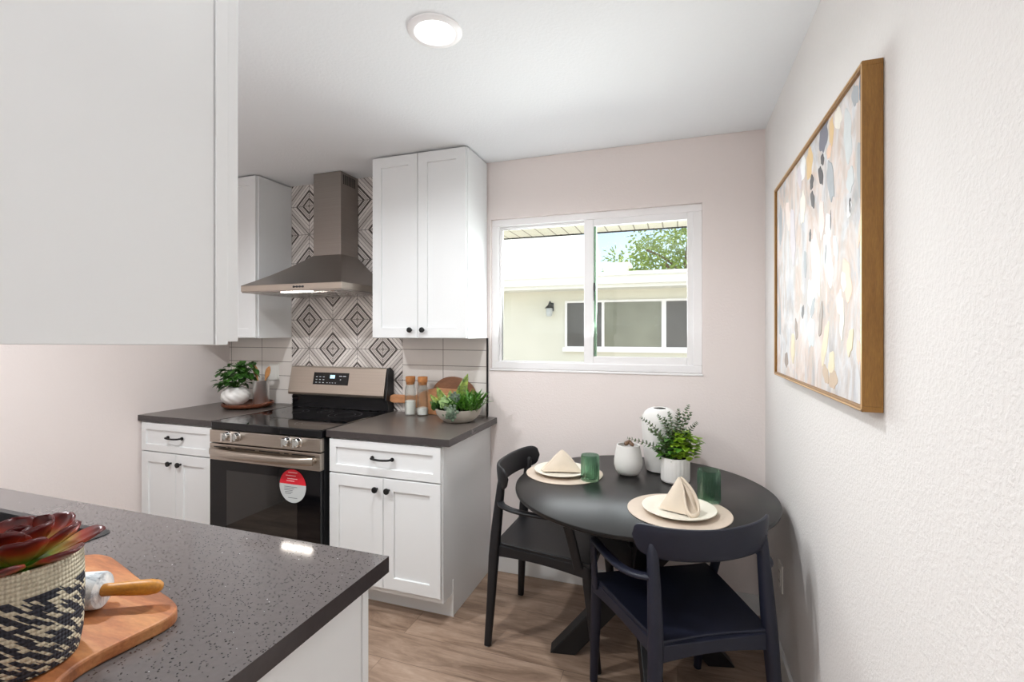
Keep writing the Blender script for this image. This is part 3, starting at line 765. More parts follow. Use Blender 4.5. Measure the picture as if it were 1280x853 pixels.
a_ = q.ramp(q.noise(v, 4.5, 4, .6, .8), [(.3, srgb(190, 190, 194)), (.44, srgb(216, 215, 216)), (.56, srgb(222, 208, 200)), (.70, srgb(184, 190, 198))])
b_ = q.ramp(q.noise(v, 9, 3, .6, 1.2), [(.40, (1, 1, 1)), (.58, srgb(234, 222, 212)), (.72, srgb(222, 222, 216))])
q.color(q.mix(.8, a_, b_, 'MULTIPLY')); q.bump(q.noise(v, 40, 4, .6, 1), .3, .003)
obj('canvas', boxed(.383, .410, AY0+fw, AY1-fw, AZ0+fw, AZ1-fw), q.m, t)
DC = dict(slate=(118, 118, 130), gold=(222, 190, 140), gold2=(224, 210, 176), peach=(232, 200, 176), char=(84, 80, 82), grey=(168, 172, 176), white=(238, 238, 238), lilac=(212, 204, 208),
          blue=(120, 140, 160), paleg=(208, 212, 212), cream=(236, 230, 218), pink=(234, 216, 208), tan=(196, 172, 146), brown=(150, 134, 122))
DABS = [(1.545,1.962,.054,.038,.1,'slate'),(1.529,1.994,.052,.02,.3,'slate'),(1.47,1.948,.028,.03,0,'gold'),(1.491,1.903,.028,.017,0,'peach'),(1.553,1.903,.032,.016,.3,'char'),(1.569,1.863,.032,.036,.25,'char'),(1.666,1.873,.037,.022,.3,'char'),(1.656,1.818,.031,.031,.25,'char'),(1.477,1.822,.035,.055,.15,'grey'),(1.694,1.939,.056,.041,.1,'gold'),(1.776,1.953,.055,.03,.2,'white'),(1.82,1.935,.044,.032,.2,'lilac'),(1.254,1.965,.018,.024,.1,'blue'),(1.291,1.960,.027,.024,.4,'grey'),(1.262,1.784,.024,.046,.1,'grey'),(1.324,1.778,.033,.026,.2,'paleg'),(1.329,1.71,.025,.015,.1,'white'),(1.324,1.716,.012,.017,-.2,'char'),(1.499,1.701,.043,.03,.1,'white'),(1.477,1.716,.009,.025,-.1,'char'),(1.499,1.615,.057,.056,.25,'white'),(1.521,1.634,.009,.026,.1,'char'),(1.685,1.715,.024,.017,0,'char'),(1.745,1.638,.026,.03,.2,'grey'),(1.62,1.621,.059,.094,.1,'cream'),(1.561,1.737,.04,.045,.1,'pink'),(1.916,1.759,.061,.073,0,'lilac'),(1.996,1.848,.054,.044,0,'pink'),(2.129,1.843,.034,.07,0,'grey'),(2.145,1.47,.032,.05,0,'grey'),(1.259,1.652,.015,.032,0,'peach'),(1.347,1.545,.051,.039,0,'peach'),(1.371,1.544,.03,.018,.1,'cream'),(1.402,1.495,.031,.024,0,'cream'),(1.383,1.451,.024,.039,-.2,'cream'),(1.324,1.396,.028,.027,-.3,'gold2'),(1.675,1.531,.055,.049,0,'cream'),(1.776,1.486,.031,.021,.3,'char'),(1.656,1.493,.027,.029,-.2,'grey'),(1.529,1.388,.038,.049,-.15,'gold2'),(1.47,1.337,.042,.025,0,'gold2'),(1.456,1.296,.048,.021,0,'tan'),(1.521,1.305,.037,.022,.2,'tan'),(1.867,1.43,.029,.027,.1,'brown'),(1.916,1.366,.043,.039,.2,'gold2'),(2.024,1.318,.042,.026,.3,'brown'),(1.27,1.376,.016,.025,0,'peach'),(1.435,1.637,.027,.029,.1,'paleg'),(1.415,1.960,.038,.03,.5,'cream'),(1.675,1.421,.055,.044,0,'paleg'),(1.341,1.888,.045,.049,.3,'paleg'),(1.776,1.823,.042,.047,.1,'cream'),(1.569,1.455,.028,.036,-.2,'brown')]
PM = {c: mat('paint_'+c, srgb(*v), .55, var=.06, vs=30, bump=.3, bs=120) for c, v in DC.items()}
rr = random.Random(3)
for i, (y, z, w, h, a, c) in enumerate(DABS):
    n = 40; ring = []; p1, p2 = rr.uniform(0, 6), rr.uniform(0, 6); a += rr.uniform(-.25, .25); k_ = 1.0 if c == 'char' else 1.25
    for k in range(n):
        th = 2*PI*k/n; cc, ss = math.cos(th), math.sin(th)
        wob = 1+.16*math.sin(2*th+p1)+.10*math.sin(5*th+p2)
        u = cc*w*.55*wob*k_; v_ = ss*h*wob*k_
        yy = min(max(y+u*math.cos(a)+v_*math.sin(a), AY0+fw+.001), AY1-fw-.001); zz = min(max(z-u*math.sin(a)*.6+v_*math.cos(a), AZ0+fw+.001), AZ1-fw-.001)
        ring.append((yy, zz))
    L = .3828-.00012*(i % 9)
    obj('brush_stroke', skin(BM(), [[(.3832, yy, zz) for yy, zz in ring], [(L, y+(yy-y)*.96, z+(zz-z)*.96) for yy, zz in ring]]), PM[c], t)

# ================================================================ dining table
TX, TY, TZ, TR = -.156, 2.170, .745, .544
t = thing('dining_table', 'round black dining table with crossed angled legs in the corner', 'table', (TX, TY, 0))
obj('tabletop', lathe(BM(), [(TR-.012, TZ-.022), (TR-.002, TZ-.016), (TR, TZ-.010), (TR-.001, TZ-.002), (TR-.004, TZ)], 128), M['table'], t, smooth=35)
obj('mounting_plate', boxed(-.19, .19, -.19, .19, TZ-.034, TZ-.0225), M['table_leg'], t)
for deg in (190, 14, 100, 284):
    a = math.radians(deg); bm = BM(); dirv = Vector((math.cos(a), math.sin(a), 0)); sd = Vector((-math.sin(a), math.cos(a), 0))
    off = sd*.0
    foot = dirv*.335; top = -dirv*.30; w, q_ = .037, .055
    rings = []
    for c, z in ((foot, 0), (top, TZ-.034)):
        rings.append([tuple(c+off+sd*s1*w+dirv*s2*q_+Vector((0, 0, z))) for s1, s2 in ((-1, -1), (1, -1), (1, 1), (-1, 1))])
    obj('leg', skin(bm, rings), M['table_leg'], t, bevel=.003)

# ================================================================ chairs
def make_chair(label, m, loc, rz):
    t = thing('dining_armchair', label, 'chair', loc, rz)
    # seat: dished slab with a skirt, wider at the front
    bm = BM(); nx, ny = 16, 14; top = []; 
    def sp_(u, v):
        y = -.215+.460*v; hwid = .192+.060*v**.9
        x = u*hwid
        if v > .999: pass
        z = .458 - .014*(1-u*u)*math.sin(PI*min(1, v*1.05))+.006*abs(u)**4 - .006*max(0, v-.85)/.15
        y += -.018*(1-u*u)*(1-v)*-1.0 + .012*(1-u*u)*v
        return Vector((x, y, z))
    T = [[bm.verts.new(sp_(-1+2*i/nx, j/ny)) for i in range(nx+1)] for j in range(ny+1)]
    B = [[bm.verts.new(sp_(-1+2*i/nx, j/ny)*1-Vector((0, 0, .022))) for i in range(nx+1)] for j in range(ny+1)]
    for j in range(ny):
        for i in range(nx):
            bm.faces.new((T[j][i], T[j][i+1], T[j+1][i+1], T[j+1][i])); bm.faces.new((B[j][i+1], B[j][i], B[j+1][i], B[j+1][i+1]))
    per = [(0, i) for i in range(nx)]+[(j, nx) for j in range(ny)]+[(ny, i) for i in range(nx, 0, -1)]+[(j, 0) for j in range(ny, 0, -1)]
    for k in range(len(per)):
        a, b = per[k], per[(k+1) % len(per)]
        bm.faces.new((T[a[0]][a[1]], B[a[0]][a[1]], B[b[0]][b[1]], T[b[0]][b[1]]))
    obj('seat', bm, m, t, smooth=60, bevel=.004)
    # rails under the seat: two sides, front and back (arched below)
    bm = BM()
    def rail(p, q, arch=.012, dep=.052, w=.010):
        p, q = Vector(p), Vector(q); d = (q-p); s = Vector((-d.y, d.x, 0)).normalized()*w; rings = []
        for k in range(9):
            u = k/8; c = p+d*u; lo = c.z-dep+arch*math.sin(PI*u)
            rings.append([c+s, c-s, (c-s).xy.to_3d()+Vector((0, 0, lo)), (c+s).xy.to_3d()+Vector((0, 0, lo))])
        skin(bm, rings)
    rail((-.192, -.20, .452), (-.243, .230, .445)); rail((.192, -.20, .452), (.243, .230, .445))
    rail((-.185, -.205, .450), (.185, -.205, .450), .014, .055); rail((-.238, .238, .44), (.238, .238, .44), .01, .045)
    obj('seat_rail', bm, m, t, bevel=.003)
    for s in (-1, 1):
        # rear leg: foot splayed back, leaning forward to the backrest, tapered head
        pts = [(s*.225, -.228, .004), (s*.212, -.216, .22), (s*.201, -.208, .40), (s*.197, -.200, .50), (s*.195, -.187, .62), (s*.194, -.176, .72), (s*.194, -.172, .752), (s*.194, -.171, .760)]
        rd = [(.0155, .0165), (.019, .020), (.0225, .024), (.0225, .024), (.020, .021), (.0175, .018), (.015, .015), (.008, .008)]
        lg = obj('rear_leg', tube(BM(), pts, rd, 14, up=Vector((0, 1, 0)), power=2.5), m, t, smooth=50)
        obj('foot_glide', lathe(BM(), [(.012, 0), (.0135, .006)], 14, s*.225, -.228), M['sticker'], lg)
        pts = [(s*.230, .272, .004), (s*.231, .250, .2), (s*.232, .233, .36), (s*.232, .226, .44)]
        lg = obj('front_leg', tube(BM(), pts, [(.0145, .0155), (.0185, .0195), (.021, .022), (.021, .022)], 14, up=Vector((0, 1, 0)), power=2.5), m, t, smooth=50)
        obj('foot_glide', lathe(BM(), [(.012, 0), (.0135, .006)], 14, s*.230, .272), M['sticker'], lg)
        # arm: flat band bowing out from the rear leg, turning down to the seat corner
        pp = smooth_path([(s*.197, -.178, .648), (s*.235, -.150, .645), (s*.262, -.09, .641), (s*.272, .0, .638), (s*.275, .115, .637), (s*.274, .146, .630), (s*.272, .157, .605), (s*.263, .175, .53), (s*.249, .195, .430)], 5)
        n = len(pp); rings = []
        for i, p in enumerate(pp):
            tt = (pp[min(i+1, n-1)]-pp[max(i-1, 0)]).normalized()
            # width vector: horizontal across the arm on the top run, across x on the post
            side = Vector((tt.y, -tt.x, 0)) if (tt.xy.length > .5) else Vector((1, 0, 0))
            side = (side - tt*side.dot(tt)).normalized()*s
            k = min(1, max(0, (i/n-.55)/.12)); side = (side*(1-k)+Vector((1, 0, 0))*s*k); side = (side-tt*side.dot(tt)).normalized()
            nn = tt.cross(side).normalized()
            ws = .017*(1-k)+.010*k; wn_ = .0085*(1-k)+.021*k
            ring = []
            for q8 in range(12):
                an = 2*PI*q8/12; c_, s_ = math.cos(an), math.sin(an); e = 2/3
                ring.append(p+side*ws*math.copysign(abs(c_)**e, c_)+nn*wn_*math.copysign(abs(s_)**e, s_))
            rings.append(ring)
        obj('armrest', skin(BM(), rings), m, t, smooth=50)
    # backrest: curved band with rounded ends
    bm = BM(); rings = []; n = 40
    for i in range(n+1):
        u = -1+2*i/n; x = .238*math.sin(u*1.35)/math.sin(1.35); y = -.226+.100*(abs(u)**2.0)
        end = (1-abs(u)**9)**.5 if abs(u) < 1 else 0
        end = max(end, .06)
        zc = .752+.014*abs(u)**1.5; hh = (.053+.003*u*u)*end
        tang = Vector((.243*1.35*math.cos(u*1.35)/math.sin(1.35), .176*u, 0)).normalized(); nr = Vector((-tang.y, tang.x, 0))
        ring = []
        for k in range(16):
            a = 2*PI*k/16; c_, s_ = math.cos(a), math.sin(a); e = 2/3.4
            dz = math.copysign(abs(s_)**e, s_)*hh; dn = math.copysign(abs(c_)**e, c_)*.0095*max(.5, end)
            ring.append(Vector((x, y, zc+dz))+nr*(dn-dz*.10))
        rings.append(ring)
    obj('backrest', skin(bm, rings), m, t, smooth=50)
    return t
make_chair('dark navy armchair with its back to the room, in front of the table', M['chair_navy'], (.010, 1.830, 0), math.radians(29))
make_chair('charcoal black armchair seen from the side, between cabinet end and table', M['chair_black'], (-.580, 2.245, 0), math.radians(-91.5))

# ================================================================ table settings
def mat_disc(label, x, y, r):
    return tag(obj('placemat', lathe(BM(), [(r-.002, 0), (r, .001), (r, .003), (r-.002, .004)], 72), M['placemat'], loc=(x, y, TZ+.0005)), label, 'placemat', 'beige round placemats')
mat_disc('round beige placemat on the front of the table before the navy chair', .004, 1.918, .188)
mat_disc('round beige placemat on the left of the table before the black chair', -.512, 2.258, .182)
def plate(label, x, y, r):
    pr = [(.05, .002), (r*.62, .002), (r*.72, .006), (r*.97, .016), (r, .0185), (r-.001, .021), (r*.95, .0205), (r*.72, .011), (r*.62, .008)]
    bm = lathe(BM(), pr, 64, cap=False); 
    bm.faces.new([bm.verts.new((r*.62*math.cos(2*PI*i/64), r*.62*math.sin(2*PI*i/64), .008)) for i in range(64)])
    bm.faces.new([bm.verts.new((.05*math.cos(2*PI*i/64), .05*math.sin(2*PI*i/64), .002)) for i in range(64)][::-1])
    bmesh.ops.remove_doubles(bm, verts=bm.verts, dist=.0002)
    return tag(obj('dinner_plate', bm, M['plate'], loc=(x, y, TZ+.004), smooth=50), label, 'plate', 'cream plates on the placemats')
plate('cream plate on the placemat before the navy chair', .004, 1.902, .133)
plate('cream plate on the placemat before the black chair', -.525, 2.250, .130)
def sheet(bm, quads, thick=.003, sub=8, bulge=0.0, mi=0):
    """bilinear cloth patches: each quad is four corners a b c d"""
    for (a, b, c, d, bl) in quads:
        a, b, c, d = map(Vector, (a, b, c, d)); nrm = (b-a).cross(d-a).normalized() if (b-a).length > 1e-6 else (c-d).cross(a-d).normalized()
        G = [[None]*(sub+1) for _ in range(sub+1)]; H = [[None]*(sub+1) for _ in range(sub+1)]
        for i in range(sub+1):
            for j in range(sub+1):
                u, v = i/sub, j/sub; p = a*(1-u)*(1-v)+b*u*(1-v)+c*u*v+d*(1-u)*v
                p = p+nrm*bl*math.sin(PI*u)*math.sin(PI*v)**.7
                G[i][j] = bm.verts.new(p+nrm*thick/2); H[i][j] = bm.verts.new(p-nrm*thick/2)
        for i in range(sub):
            for j in range(sub):
                bm.faces.new((G[i][j], G[i+1][j], G[i+1][j+1], G[i][j+1])).material_index = mi
                bm.faces.new((H[i][j+1], H[i+1][j+1], H[i+1][j], H[i][j])).material_index = mi
        rim = [(i, 0) for i in range(sub)]+[(sub, j) for j in range(sub)]+[(i, sub) for i in range(sub, 0, -1)]+[(0, j) for j in range(sub, 0, -1)]
        for k in range(len(rim)):
            p, q2 = rim[k], rim[(k+1) % len(rim)]
            bm.faces.new((G[p[0]][p[1]], H[p[0]][p[1]], H[q2[0]][q2[1]], G[q2[0]][q2[1]])).material_index = mi
# napkin on the left plate: a broad standing triangle, folded pyramid
def napkin_pyramid(label, loc, rz):
    t = tag(bpy.data.objects.new('napkin', None), label, 'napkin'); C.objects.link(t); t.location = loc; t.rotation_euler = (0, 0, rz)
    bm = BM(); A = (.0, .005, .100)
    sheet(bm, [((-.092, -.030, .004), (.092, -.038, .004), (.004, -.002, .099), (-.004, -.002, .099), .010)])
    sheet(bm, [((.092, -.036, .004), (.060, .070, .004), (.0, .006, .098), (.002, -.001, .100), .008), ((-.060, .070, .004), (-.094, -.028, .004), (-.002, -.001, .100), (0, .006, .098), .008)])
    sheet(bm, [((-.104, .004, .003), (-.088, -.022, .005), (-.003, .006, .095), (-.006, .010, .093), -.006)])
    obj('folded_cloth', bm, M['linen'], t, smooth=60)
    bm = BM(); sheet(bm, [((-.07, -.024, .003), (.07, -.03, .003), (.05, .06, .003), (-.05, .06, .003), .0)])
    obj('under_fold', bm, M['linen_dark'], t)
napkin_pyramid('cream linen napkin folded in a broad pyramid on the left plate', (-.520, 2.245, TZ+.015), math.radians(16))
# napkin on the front plate: a tall cone open towards the camera's right
t = tag(bpy.data.objects.new('napkin', None), 'cream linen napkin folded in a tall open cone on the front plate', 'napkin'); C.objects.link(t); t.location = (.006, 1.885, TZ+.014); t.rotation_euler = (0, 0, math.radians(14))
bm = BM()
AP = (.0, .002, .124)
sheet(bm, [((-.072, .012, .003), (.014, -.050, .003), (.004, -.004, .122), (-.003, .004, .123), .009),
           ((.050, -.044, .004), (.070, .014, .003), (.003, .006, .123), (.006, .0, .124), .016),
           ((.070, .014, .003), (-.072, .012, .003), (-.003, .005, .122), (.003, .006, .122), .014)], thick=.003, sub=12)
obj('folded_cloth', bm, M['linen'], t, smooth=60)
bm = BM()
lip = smooth_path([(.001, -.001, .125), (.009, -.016, .088), (.011, -.034, .050), (.014, -.050, .020), (.024, -.060, .007), (.040, -.060, .006), (.056, -.048, .014), (.057, -.034, .040), (.042, -.020, .080), (.018, -.006, .112), (.004, .0, .125)], 5)
tube(bm, lip, [(.0045, .0045+.004*math.sin(PI*i/(len(lip)-1))) for i in range(len(lip))], 10)
obj('rolled_edge', bm, M['linen'], t, smooth=60)
bm = BM(); sheet(bm, [((.012, -.048, .006), (.054, -.044, .008), (.010, -.002, .112), (.004, -.006, .112), -.016)], sub=12)
obj('inner_fold', bm, M['linen_dark'], t, smooth=60)

def tumbler(label, x, y, r, h):
    n = 96; prof = [(.86, 0), (.95, .004), (1, .012), (1, h-.012), (1.0, h)]
    bm = BM(); rings = []
    for k, (f_, z) in enumerate(prof):
        am = .11 if 0 < k < 4 else .0
        rings.append([((r*f_*(1+am*.5*math.cos(24*2*PI*i/n)))*math.cos(2*PI*i/n), (r*f_*(1+am*.5*math.cos(24*2*PI*i/n)))*math.sin(2*PI*i/n), z) for i in range(n)])
    for f_, z in ((.92, h), (.90, h-.01), (.88, .02), (.80, .012)):
        rings.append([(r*f_*math.cos(2*PI*i/n), r*f_*math.sin(2*PI*i/n), z) for i in range(n)])
    return tag(obj('drinking_glass', skin(bm, rings), M['green_glass'], loc=(x, y, TZ+.0008), smooth=70), label, 'glass', 'green ribbed tumblers')
tumbler('green ribbed tumbler on the table right of the front plate', .118, 2.062, .0415, .128)
tumbler('green ribbed tumbler on the table beside the left plate', -.376, 2.182, .0395, .118)
# ceramics on the table
def vessel(name, label, cat, x, y, prof_out, wall=.005, m='matte_ceramic', n=64, flute=0, z=TZ+.0008):
    bm = BM(); rings = []
    for r, zz in prof_out: rings.append([(r*(1+flute*abs(math.sin(22*PI*2*i/n/2)))*math.cos(2*PI*i/n), r*(1+flute*abs(math.sin(22*PI*2*i/n/2)))*math.sin(2*PI*i/n), zz) for i in range(n)])
    for r, zz in reversed(prof_out):
        if zz > .004: rings.append([(max(.002, r-wall)*math.cos(2*PI*i/n), max(.002, r-wall)*math.sin(2*PI*i/n), min(zz, prof_out[-1][1]-.0005)+(.006 if zz < .02 else 0)) for i in range(n)])
    return tag(obj(name, skin(bm, rings), M[m], loc=(x, y, z), smooth=50), label, cat)
vessel('vase', 'tall white ceramic vase with narrow opening at the back of the table', 'vase', -.082, 2.462,
       [(.058, 0), (.066, .004), (.072, .04), (.080, .12), (.086, .20), (.087, .235), (.083, .262), (.072, .284), (.056, .298), (.042, .304), (.034, .303)], .005)
sv = vessel('vase', 'short rounded white ceramic vase left of the tall vase', 'vase', -.222, 2.345,
       [(.034, 0), (.048, .004), (.059, .02), (.066, .045), (.066, .07), (.061, .10), (.055, .130), (.053, .140)], .005)
bm = tube(BM(), smooth_path([(-.028, -.02, 0), (-.012, -.005, .010), (.0, -.01, .002), (.012, -.012, -.004)], 5), [.007, .010, .011, .010, .009, .010, .011, .010, .009, .009, .010, .010, .009, .008, .007, .006], 8)
tag(obj('driftwood_piece', bm, M['twig'], loc=(-.205, 2.322, TZ+.150), smooth=True), 'small brown twisted wood piece on the rim of the short vase', 'wood piece')
pot = vessel('planter', 'white fluted cylinder planter at the centre of the table', 'planter', -.010, 2.300,
       [(.054, 0), (.060, .004), (.0625, .012), (.0625, .112)], .005, 'ceramic', 176, .018)
obj('soil', lathe(BM(), [(.055, .098), (.056, .10)], 32), M['soil'], pot)

# ---- leaves
def leaf(bm, p, d, L, w, cup=.25, droop=0, nseg=6, up=None, mi=0, tip=1.0, thick=0, uvl=None, pad=False):
    p = Vector(p); d = Vector(d).normalized(); u = Vector(up) if up is not None else Vector((0, 0, 1))
    s = d.cross(u)
    if s.length < .05: s = d.orthogonal()
    s.normalize(); nr = s.cross(d).normalized(); prev = None; rows = []
    for k in range(nseg+1):
        t_ = k/nseg; ww = w*math.sin(PI*min(1, t_**.75*.97+.03))**.7*(1 if tip >= 1 else 1) if k < nseg else w*.04
        if k == 0: ww = w*.08
        if pad: ww = w*(.30+.70*min(1, t_/.62)**1.3)*(1 if t_ < .62 else max(.0, 1-((t_-.62)/.385)**2.2)**.5)
        c = p+d*L*t_+nr*(-droop*L*t_*t_)
        rows.append([c+s*ww+nr*cup*ww, c+s*ww*.5+nr*cup*ww*.3, c, c-s*ww*.5+nr*cup*ww*.3, c-s*ww+nr*cup*ww])
    V = [[bm.verts.new(q) for q in r] for r in rows]
    for k in range(nseg):
        for i in range(4):
            f_ = bm.faces.new((V[k][i], V[k][i+1], V[k+1][i+1], V[k+1][i])); f_.material_index = mi
            if uvl is not None:
                for lp, (a_, b_) in zip(f_.loops, ((i, k), (i+1, k), (i+1, k+1), (i, k+1))): lp[uvl].uv = (a_/4, b_/nseg)
    return V
def thicken(ob, th): 
    s = ob.modifiers.new('s', 'SOLIDIFY'); s.thickness = th; s.offset = 0; return ob
rg = random.Random(11)
# eucalyptus arrangement in the fluted planter
pl = thing('potted_greenery', 'eucalyptus sprigs and bright green leaves growing from the fluted planter', 'plant', (-.010, 2.300, TZ+.10))
base = Vector((-.010, 2.300, TZ+.10))
targets = [(-.217, 2.28, .930), (-.160, 2.30, 1.026), (-.085, 2.30, 1.041), (-.037, 2.29, 1.058), (.004, 2.31, 1.070), (.047, 2.30, 1.092), (.056, 2.27, 1.064), (.082, 2.32, 1.012), (-.12, 2.22, .99), (.01, 2.38, 1.04), (-.06, 2.36, 1.02)]
bms = BM(); bml = BM()
for i, T_ in enumerate(targets):
    e = Vector(T_)-base; st = Vector((e.x*.12, e.y*.12, -.004)); mid = Vector((e.x*.45, e.y*.45, e.z*.62))
    path = smooth_path([st, mid, e], 8); tube(bms, path, [.0016-.0009*k/16 for k in range(17)], 5)
    n = len(path)
    for k in range(3, n):
        c = path[k]; tg = (path[k]-path[k-1]).normalized(); fr_ = k/(n-1); sz = .020*(1-fr_)**.7+.0062
        for s_ in range(2 if fr_ < .97 else 3):
            a = k*1.57+s_*PI+rg.uniform(-.3, .3); o1 = tg.orthogonal().normalized(); o2 = tg.cross(o1)
            d = (o1*math.cos(a)+o2*math.sin(a)+tg*.55)
            leaf(bml, c, d, sz*1.25, sz*.55, .15, 0, 4, up=tg)
obj('stems', bms, M['bark'], pl)
thicken(obj('eucalyptus_leaves', bml, M['leaf_euc'], pl, smooth=True), .0006)
bm = BM(); bd_ = BM()
for i in range(300):
    a = rg.uniform(0, 2*PI); r = rg.uniform(.0, .078); zz = rg.uniform(.0, .125)*(1-r*3.5)+.0
    c = Vector((.006+r*math.cos(a)+.022*(zz/.1), r*math.sin(a)*.8, zz+.005)); d = Vector((math.cos(a)+rg.uniform(-.6, .6), math.sin(a)+rg.uniform(-.6, .6), rg.uniform(-.2, .9)))
    right = c.x > .0
    leaf(bm if (right and rg.random() < .85) else bd_, c, d, rg.uniform(.022, .038), rg.uniform(.011, .017), .25, .2, 5)
thicken(obj('bright_leaves', bm, M['leaf_bright'], pl, smooth=True), .0006); thicken(obj('dark_leaves', bd_, M['leaf_mid'], pl, smooth=True), .0006)

# ================================================================ right counter items
CZ = .9145
def bottle(label, x, y):
    t = thing('glass_bottle', label, 'bottle', (x, y, CZ))
    r = .0345; pr = [(r*.9, 0), (r, .004), (r, .150), (r*.96, .162), (r*.84, .174), (r*.80, .182), (r*.80, .200), (r*.84, .203)]
    bm = BM(); n = 32; rings = [[(a*math.cos(2*PI*i/n), a*math.sin(2*PI*i/n), z) for i in range(n)] for a, z in pr]
    rings += [[((a-.0025)*math.cos(2*PI*i/n), (a-.0025)*math.sin(2*PI*i/n), max(z, .006)) for i in range(n)] for a, z in reversed(pr)]
    obj('bottle_body', skin(bm, rings), M['clear_glass'], t, smooth=60)
    obj('cork_stopper', lathe(BM(), [(.023, .185), (.026, .203), (.0295, .204), (.0295, .234), (.028, .236)], 28), M['cork'], t, smooth=50)
    return t
b1 = bottle('corked clear glass bottle filled with white granules, left of the pair', -1.552, 2.590)
obj('contents', lathe(BM(), [(.030, .007), (.0305, .085), (.028, .089)], 24), M['salt'], b1)
b2 = bottle('corked clear glass bottle nearly empty, right of the pair', -1.468, 2.592)
obj('contents', lathe(BM(), [(.030, .007), (.0305, .045), (.028, .048)], 24), M['salt'], b2)
# round board leaning on the tile
bm = BM(); n = 48; zc, xc = .1285, -1.300
ring = []
for i in range(n):
    a = 2*PI*i/n; ring.append((.150*math.cos(a), .1165*math.sin(a)*(1+.02*math.cos(3*a))))
rings = [[(x, 0, z+.118) for x, z in ring], [(x, -.016, z+.118) for x, z in ring]]
ob = tag(obj('cutting_board', skin(bm, rings), M['board_dark'], loc=(-1.295, 2.668, CZ), bevel=.004), 'dark brown oval cutting board leaning on the tiles behind the planter', 'cutting board'); ob.rotation_euler = (math.radians(-3), 0, 0)
# paddle board with handle to the left
pts = [(.33, .0), (.33, .155), (.12, .165), (.03, .150), (-.03, .112), (-.20, .112), (-.222, .100), (-.222, .070), (-.20, .060), (-.06, .060), (-.02, .030), (.02, .0)]
poly = round_poly(pts, .03, 5)
ob = tag(obj('cutting_board', skin(BM(), [[(x, 0, z) for x, z in poly], [(x, -.014, z) for x, z in poly]]), M['board_light'], loc=(-1.510, 2.646, CZ), bevel=.003), 'light wooden paddle board on its edge with handle behind the bottles', 'cutting board'); ob.rotation_euler = (math.radians(-3), 0, 0)
# concrete bowl with succulents
bw = vessel('planter_bowl', 'grey concrete bowl planter on the counter near the window', 'bowl', -1.185, 2.500,
            [(.078, 0), (.084, .003), (.108, .022), (.124, .044), (.133, .074)], .010, 'concrete', 64, 0, CZ)
obj('soil', lathe(BM(), [(.118, .060), (.119, .062)], 40), M['soil'], bw)
pl = thing('succulent_arrangement', 'mixed green leaves and succulents filling the concrete bowl', 'plant', (-1.185, 2.500, CZ+.062))
# upright striped leaves
bm = BM()
for x, y, dx, dy, dz, L, w in ((-.01, .0, .30, 0, 1, .215, .032), (-.07, .01, -.5, -.1, .9, .145, .026), (-.085, -.02, -.75, -.1, .75, .12, .020), (-.055, .02, -.15, .1, 1, .11, .022), (.03, .02, .1, .1, 1, .12, .024), (.0, -.03, -.1, -.3, .9, .10, .022), (-.10, .0, -1, 0, .45, .10, .018)):
    leaf(bm, (x, y, 0), (dx, dy, dz), L, w, .35, .12, 8, up=(.2, -1, .1))
thicken(obj('striped_leaves', bm, M['leaf_yellow'], pl, smooth=True), .001)
bm = BM()
for i in range(190):
    x = rg.uniform(.0, .13); y = rg.uniform(-.08, .08); d = (rg.uniform(-.4, .8), rg.uniform(-.8, .6), rg.uniform(.4, 1.3))
    leaf(bm, (x, y, rg.uniform(0, .045)), d, rg.uniform(.06, .10), .0075, .3, .15, 5)
thicken(obj('grassy_leaves', bm, M['leaf_mid'], pl, smooth=True), .0008)
bm = BM()
for i in range(60):
    x = rg.uniform(-.12, .06); y = rg.uniform(-.09, .05); d = (rg.uniform(-1, .8), rg.uniform(-1, .4), rg.uniform(.1, 1.1))
    leaf(bm, (x, y, rg.uniform(0, .03)), d, rg.uniform(.045, .075), .016, .3, .2, 5)
thicken(obj('dark_leaves', bm, M['leaf_dark'], pl, smooth=True), .001)
bm = BM()
for i in range(9):
    x = .07+rg.uniform(-.03, .075); y = rg.uniform(-.06, .05); z = rg.uniform(.06, .11)
    for k in range(5):
        a = 2*PI*k/5; leaf(bm, (x, y, z), (math.cos(a), math.sin(a)*.8, .5), .010, .0045, .3, 0, 3)
obj('pale_tips', bm, M['leaf_pale'], pl)
bm = BM()
for k in range(22):   # round rosette facing the room
    a = k*2.4; r = .004+.0016*k; sphere(bm, (-.040+r*math.cos(a), -.085-(22-k)*.0006, .052+r*math.sin(a)*.9), .0095, (1.1, .45, 1.1), 8, 6)
obj('rosette', bm, M['leaf_pale'], pl, smooth=True, label='pale green rosette')
bm = BM()
for k in range(26):
    a = k*2.4; r = .004+.0017*k; sphere(bm, (.012+r*math.cos(a), -.118-(26-k)*.0006, .004+r*math.sin(a)*.95), .0095, (1.1, .45, 1.1), 8, 6)
for k in range(20):
    a = k*2.4; r = .003+.0016*k; sphere(bm, (.008+r*math.cos(a), -.06-(20-k)*.0006, .075+r*math.sin(a)*.9), .009, (1.1, .45, 1.1), 8, 6)
obj('rosette', bm, M['leaf_grey'], pl, smooth=True, label='grey green rosette')

